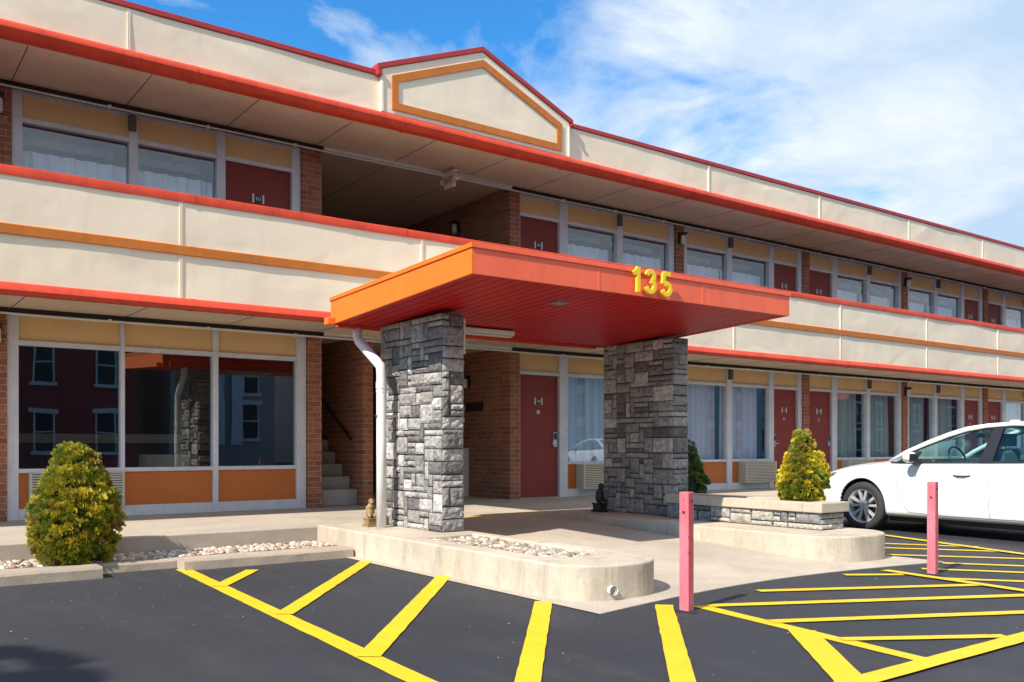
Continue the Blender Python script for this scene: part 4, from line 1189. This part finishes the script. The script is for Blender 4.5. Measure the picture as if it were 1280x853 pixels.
    crown = [.20, .12, .085, .06, .045, .04, .04, .04, .04, .03, .02, .0]
    fwd = [.20, .20, .17, .13, .07, .02, 0, 0, -.03, -.06, -.08, -.10]
    def arc(i, k):    # k in -1..1 across
        x, y, z = rail[i]; s_ = 1 - k * k
        zz = z + (crown[i] if 3 < i < 9 else .03) * s_
        return (x + fwd[i] * s_, y * k, zz)
    K = [k / 6 for k in range(-6, 7)]
    rng = [(0, 4, 'windshield', 'carglass'), (4, 8, 'roof', 'carpaint'), (8, 11, 'rear_window', 'carglass')]
    for a, b_, nm, mt in rng:
        m = MB(); m.grid([[arc(i, k) for k in K] for i in range(a, b_ + 1)])
        o = m.build(nm, mt, t, fix=True, smooth=True, off=(0, 0, 0))
        if nm == 'roof':
            so_ = o.modifiers.new('s', 'SUBSURF'); so_.levels = 1; so_.render_levels = 2
            so_ = o.modifiers.new('t', 'SOLIDIFY'); so_.thickness = .03; so_.offset = 0
    def belt(x): return .888 + (.92 - x) * .018
    m = MB(); m.box(-.2, -.1, -.035, .035, 1.375, 1.41); m.build('roof_aerial', 'carpaint', t, off=(0, 0, 0), bevel=.012)
    for sd in (1, -1):
        m = MB(); rr = [(x, sd * (y + .012), z) for x, y, z in rail]
        m.tube(rr, [.020, .030, .033, .034, .034, .030, .028, .028, .034, .050, .055, .04], 10, sx=1.1)
        m.build('pillar_rail', 'carpaint', t, smooth=True, off=(0, 0, 0))
        # glass
        gx = [i for i in range(1, 11)]
        m = MB(); rows = []
        for i in gx:
            x, y, z = rail[i]; rows.append([(x, sd * (.80 + (y - .80) * q), belt(x) + (z - belt(x)) * q) for q in (0, .33, .66, 1)])
        x, y, z = rail[0]; rows.insert(0, [(x - .08, sd * .80, belt(x))] * 4)
        m.grid(rows); m.build('side_window', 'carglass', t, smooth=True, off=(0, 0, 0))
        # black surrounds: belt strip, B pillar, C pillar, upper frame
        m = MB(); m.tube([(.98, sd * .80, belt(1)), (.3, sd * .808, belt(.3)), (-.6, sd * .808, belt(-.6)), (-1.5, sd * .78, belt(-1.5))], .011, 8)
        m.tube([(x + .0, sd * (y + .022), z - .030) for x, y, z in rail[1:10]], .013, 8)
        def strip(xb0, xb1, xt0, xt1, ztop, yt, e=.012):
            m.face([(xb0, sd * (.80 + e), belt(xb0)), (xb1, sd * (.80 + e), belt(xb1)), (xt1, sd * (yt + e), ztop), (xt0, sd * (yt + e), ztop)])
            m.face([(xb0, sd * (.79 - e), belt(xb0)), (xb1, sd * (.79 - e), belt(xb1)), (xt1, sd * (yt - .01 - e), ztop), (xt0, sd * (yt - .01 - e), ztop)])
        strip(-.16, -.32, -.24, -.36, 1.335, .60); strip(.92, .66, .66, .62, 1.03, .715)
        strip(-1.10, -1.16, -1.14, -1.19, 1.24, .62); strip(-1.35, -1.60, -1.35, -1.50, 1.10, .67)
        m.build('window_trim', 'cartrim', t, off=(0, 0, 0))
    # interior
    for sx, sy in ((-.25, .36), (-.25, -.36), (-1.05, .36), (-1.05, -.36)):
        m = MB(); m.box(sx - .06, sx + .05, sy - .22, sy + .22, .80, 1.06); so_ = m.build('seat', 'seat', t, off=(0, 0, 0), bevel=.05)
        m = MB(); m.box(sx - .05, sx + .04, sy - .12, sy + .12, 1.09, 1.24); m.box(sx - .01, sx + .0, sy - .05, sy - .04, 1.0, 1.1); m.box(sx - .01, sx, sy + .04, sy + .05, 1.0, 1.1); m.build('headrest', 'seat', so_, off=(0, 0, 0), bevel=.035)
    m = MB(); m.box(.48, .90, -.66, .66, .86, .935); m.build('dashboard', 'cartrim', t, off=(0, 0, 0), bevel=.03)
    m = MB(); ring = [(.36 + .06 * math.sin(a), .36 + .17 * math.cos(a), .93 + .155 * math.sin(a)) for a in [k * math.pi / 12 for k in range(25)]]
    m.tube(ring, .013, 8, caps=False); m.build('steering_wheel', 'cartrim', t, off=(0, 0, 0), smooth=True)
    m = MB(); m.box(.26, .30, -.09, .09, 1.20, 1.26); m.build('rear_view_mirror', 'cartrim', t, off=(0, 0, 0), bevel=.01)
    # bumper details
    m = MB(); m.box(2.20, 2.306, -.5, .5, .30, .46); m.build('grille', 'cartrim', t, off=(0, 0, 0), bevel=.02)
    m = MB(); m.box(-1.9, 1.9, -.70, .70, .14, .20); m.build('underbody', 'cartrim', t, off=(0, 0, 0))
    # wheels
    def wheel(ax, sy, steer):
        Mx = Matrix.Translation((ax, sy * .745, .315)) @ Matrix.Rotation(R(steer) + (0 if sy > 0 else math.pi), 4, 'Z')
        m = MB(); prof = [(.205, -.10), (.215, -.105), (.27, -.11), (.305, -.095), (.314, -.07), (.316, 0), (.314, .07), (.305, .095), (.27, .11), (.222, .105), (.212, .095), (.205, .06)]
        rows = []
        for k in range(48):
            a = 2 * math.pi * k / 48; rows.append([Mx @ Vector((r * math.cos(a), y, r * math.sin(a))) for r, y in prof])
        m.grid(rows, close=True)
        w = m.build('wheel', 'tyre', t, auto=50, off=(0, 0, 0), fix=True)
        m = MB(); prof = [(.212, -.09), (.20, -.06), (.195, .0), (.198, .07), (.212, .098), (.220, .102), (.222, .094), (.214, .085)]
        rows = []
        for k in range(48):
            a = 2 * math.pi * k / 48; rows.append([Mx @ Vector((r * math.cos(a), y, r * math.sin(a))) for r, y in prof])
        m.grid(rows, close=True)
        i0 = len(m.v)
        hub = MB(); hub.tube([(0, .03, 0), (0, .085, 0)], [.06, .045], 20)
        for k in range(5):
            for s_ in (-1, 1):
                a = 2 * math.pi * k / 5 + .3 + s_ * .17; a2 = a + s_ * .10
                p0 = Vector((.035 * math.cos(a), .078, .035 * math.sin(a))); p1 = Vector((.21 * math.cos(a2), .088, .21 * math.sin(a2)))
                dd = (p1 - p0).normalized(); nn = Vector((-dd.z, 0, dd.x))
                for (ya, yb) in ((.0, -.035),):
                    w0, w1 = .011, .017
                    q = [p0 - nn * w0, p0 + nn * w0, p1 + nn * w1, p1 - nn * w1]; q2 = [v + Vector((0, -.04, 0)) for v in q]
                    hub.face(q); hub.face(q2[::-1])
                    for z_ in range(4): hub.face([q[z_], q2[z_], q2[(z_ + 1) % 4], q[(z_ + 1) % 4]])
        m.v += [tuple(Mx @ Vector(v)) for v in hub.v]
        for f in hub.f: m.f.append([i0 + q for q in f]); m.m.append(0); m.c.append(None)
        rim = m.build('rim', 'rim', w, off=(0, 0, 0), auto=35)
        m = MB(); m.tube([Mx @ Vector((0, -.08, 0)), Mx @ Vector((0, .0, 0))], .195, 32); m.build('brake_disc', 'rimdark', w, off=(0, 0, 0))
    wheel(1.38, 1, 0); wheel(1.38, -1, 0); wheel(-1.26, 1, 0); wheel(-1.26, -1, 0)
    return t
hd = Vector((.06, 1.0)).normalized(); ang = math.atan2(hd.y, hd.x)
nl = Vector((-hd.y, hd.x))   # left of heading
wp = Vector((11.40, 7.24)) # left front contact
c2 = wp - hd * 1.38 * 1.06 - nl * .80 * 1.06
car = make_car('white sedan parked beside the stone planter at the right edge', (c2.x, c2.y, 0), ang)
car.scale = (1.06, 1.06, 1.06)
c = copy_tree(car); c.location = (27.5, -5.5, 0); c.rotation_euler = (0, 0, R(-75)); c['label'] = 'white car mirrored in the window right of the ground floor door'

# ------------------------------------------------------------------ across the street (seen in the glass)
def house(name, x0, x1, y0, y1, h, wall, label, floors, nwin, gable=False, cat='building'):
    t = thing(name, ((x0 + x1) / 2, (y0 + y1) / 2, 0), label, cat)
    m = MB(); m.box(x0, x1, y0, y1, 0, h); m.build('wall', wall, t)
    m = MB()
    if gable: m.prism([(x0 - .3, h), (x1 + .3, h), ((x0 + x1) / 2, h + (x1 - x0) * .55)], y0 - .3, y1 + .3, axis='y')
    else: m.box(x0 - .25, x1 + .25, y0 - .25, y1 + .25, h, h + .5)
    m.build('roof', 'roofing', t)
    for fl_ in floors:
        for k in range(nwin):
            cx_ = x0 + (x1 - x0) * (k + .5) / nwin
            m = MB(); m.box(cx_ - .62, cx_ + .62, y1, y1 + .12, fl_ - .22, fl_ - .05); m.box(cx_ - .68, cx_ + .68, y1, y1 + .14, fl_ + 1.9, fl_ + 2.15)
            m.box(cx_ - .5, cx_ - .42, y1, y1 + .08, fl_ - .05, fl_ + 1.9); m.box(cx_ + .42, cx_ + .5, y1, y1 + .08, fl_ - .05, fl_ + 1.9); m.box(cx_ - .42, cx_ + .42, y1, y1 + .07, fl_ + .9, fl_ + .97)
            f = m.build('window', 'lintel', t); m = MB(); m.box(cx_ - .42, cx_ + .42, y1 + .01, y1 + .03, fl_ - .04, fl_ + 1.88); m.build('pane', 'black', f)
    return t
M['oppbrick'] = paint('painted_red_brick', (.32, .05, .045), .8, .15)
house('brick_house', -2, 12.6, -36, -25.5, 10.5, 'oppbrick', 'red brick house across the street mirrored in the left lobby window', (.9, 4.4), 5)
house('grey_church', 14.5, 20.5, -38, -26, 9.5, 'stucco', 'grey gabled chapel across the street mirrored in the lobby window', (1.6, 4.2), 2, True)
t = thing('church_spire', (17.5, -25.7, 0), 'pale pointed gable window of the chapel mirrored in the lobby glass', 'spire')
m = MB()
for x_ in (16.2, 17.2, 18.2): m.prism([(x_ - .28, 1.2), (x_ + .28, 1.2), (x_ + .28, 5.4), (x_, 7.0), (x_ - .28, 5.4)], -25.95, -25.8, axis='y')
m.build('pointed_panel', 'white', t)
house('white_house', 24, 33, -36, -27, 9.2, 'white', 'white clapboard house across the street mirrored in the glass', (.9, 3.7), 4, True)
house('low_block', 38, 80, -40, -30, 9.0, 'lintel', 'grey two storey block across the street mirrored in the right windows', (.8, 3.4, 6.0), 11)
house('brick_row', 84, 110, -42, -30, 10.5, 'oppbrick', 'red brick row across the street mirrored in the far windows', (.8, 3.6), 7)

# ------------------------------------------------------------------ world, sun, camera
SUN = Vector((-1, -.25, .96)).normalized()
elev = math.asin(SUN.z); az = math.atan2(SUN.x, SUN.y)   # clockwise from +Y
w = bpy.data.worlds.new('World'); scene.world = w; w.use_nodes = True
nt = w.node_tree; bg = nt.nodes['Background']
sky = N(nt, 'ShaderNodeTexSky'); sky.sky_type = 'NISHITA'; sky.sun_disc = False; sky.sun_elevation = elev; sky.sun_rotation = az
sky.air_density = 1.0; sky.dust_density = .4; sky.ozone_density = 2.2
tc = N(nt, 'ShaderNodeTexCoord'); sp = N(nt, 'ShaderNodeSeparateXYZ'); L(nt, tc.outputs['Generated'], sp.inputs[0])
zz = N(nt, 'ShaderNodeMath', operation='MAXIMUM'); L(nt, sp.outputs['Z'], zz.inputs[0]); zz.inputs[1].default_value = 0
za = N(nt, 'ShaderNodeMath', operation='ADD'); L(nt, zz.outputs[0], za.inputs[0]); za.inputs[1].default_value = .22
dx = N(nt, 'ShaderNodeMath', operation='DIVIDE'); L(nt, sp.outputs['X'], dx.inputs[0]); L(nt, za.outputs[0], dx.inputs[1])
dy = N(nt, 'ShaderNodeMath', operation='DIVIDE'); L(nt, sp.outputs['Y'], dy.inputs[0]); L(nt, za.outputs[0], dy.inputs[1])
cb = N(nt, 'ShaderNodeCombineXYZ'); L(nt, dx.outputs[0], cb.inputs[0]); L(nt, dy.outputs[0], cb.inputs[1]); cb.inputs[2].default_value = 8.1
n1 = noise(nt, cb.outputs[0], 2.3, 10, .58, .4)
n2 = noise(nt, cb.outputs[0], .42, 3, .5, .2)
# more cloud towards +X
gx = N(nt, 'ShaderNodeMath', operation='MULTIPLY_ADD'); L(nt, sp.outputs['X'], gx.inputs[0]); gx.inputs[1].default_value = .30; gx.inputs[2].default_value = .045
gy = N(nt, 'ShaderNodeMath', operation='MULTIPLY_ADD'); L(nt, sp.outputs['Y'], gy.inputs[0]); gy.inputs[1].default_value = -.32; L(nt, gx.outputs[0], gy.inputs[2]); gx = gy
ad = N(nt, 'ShaderNodeMath', operation='ADD'); L(nt, n1, ad.inputs[0]); L(nt, gx.outputs[0], ad.inputs[1])
ad2 = N(nt, 'ShaderNodeMath', operation='MULTIPLY_ADD'); L(nt, n2, ad2.inputs[0]); ad2.inputs[1].default_value = .35; L(nt, ad.outputs[0], ad2.inputs[2])
cl = ramp(nt, ad2.outputs[0], [(.62, 0.0), (.70, .5), (.80, 1.0)])
n3 = noise(nt, cb.outputs[0], 2.2, 6, .6, .3)
cc = ramp(nt, n3, [(.34, (2.7, 3.6, 4.7)), (.66, (4.9, 5.15, 5.4))])
skc = mixc(nt, 1.0, sky.outputs[0], (.26, .80, 1.16), 'MULTIPLY')
mx = mixc(nt, cl, skc, cc)
L(nt, mx, bg.inputs['Color']); bg.inputs['Strength'].default_value = .125
sl = bpy.data.lights.new('sun', 'SUN'); sl.energy = 4.6; sl.angle = R(.53); sl.color = (1, .91, .79)
so = bpy.data.objects.new('sun', sl); col.objects.link(so); so.rotation_euler = (-SUN).to_track_quat('-Z', 'Y').to_euler()
cam = bpy.data.cameras.new('camera'); cam.sensor_width = 36; cam.lens = 1138 / 1280 * 36; cam.shift_y = 130.3 / 1280; cam.clip_end = 2000; cam.clip_start = .05
co = bpy.data.objects.new('camera', cam); col.objects.link(co); co.location = (0, 0, 1.17)
co.rotation_euler = (R(90), 0, -math.atan2(.594, .8046)); scene.camera = co
scene.view_settings.view_transform = 'Standard'; scene.view_settings.look = 'None'; scene.view_settings.exposure = .70; scene.view_settings.gamma = 1
try: scene.view_settings.use_curve_mapping = False
except Exception: pass
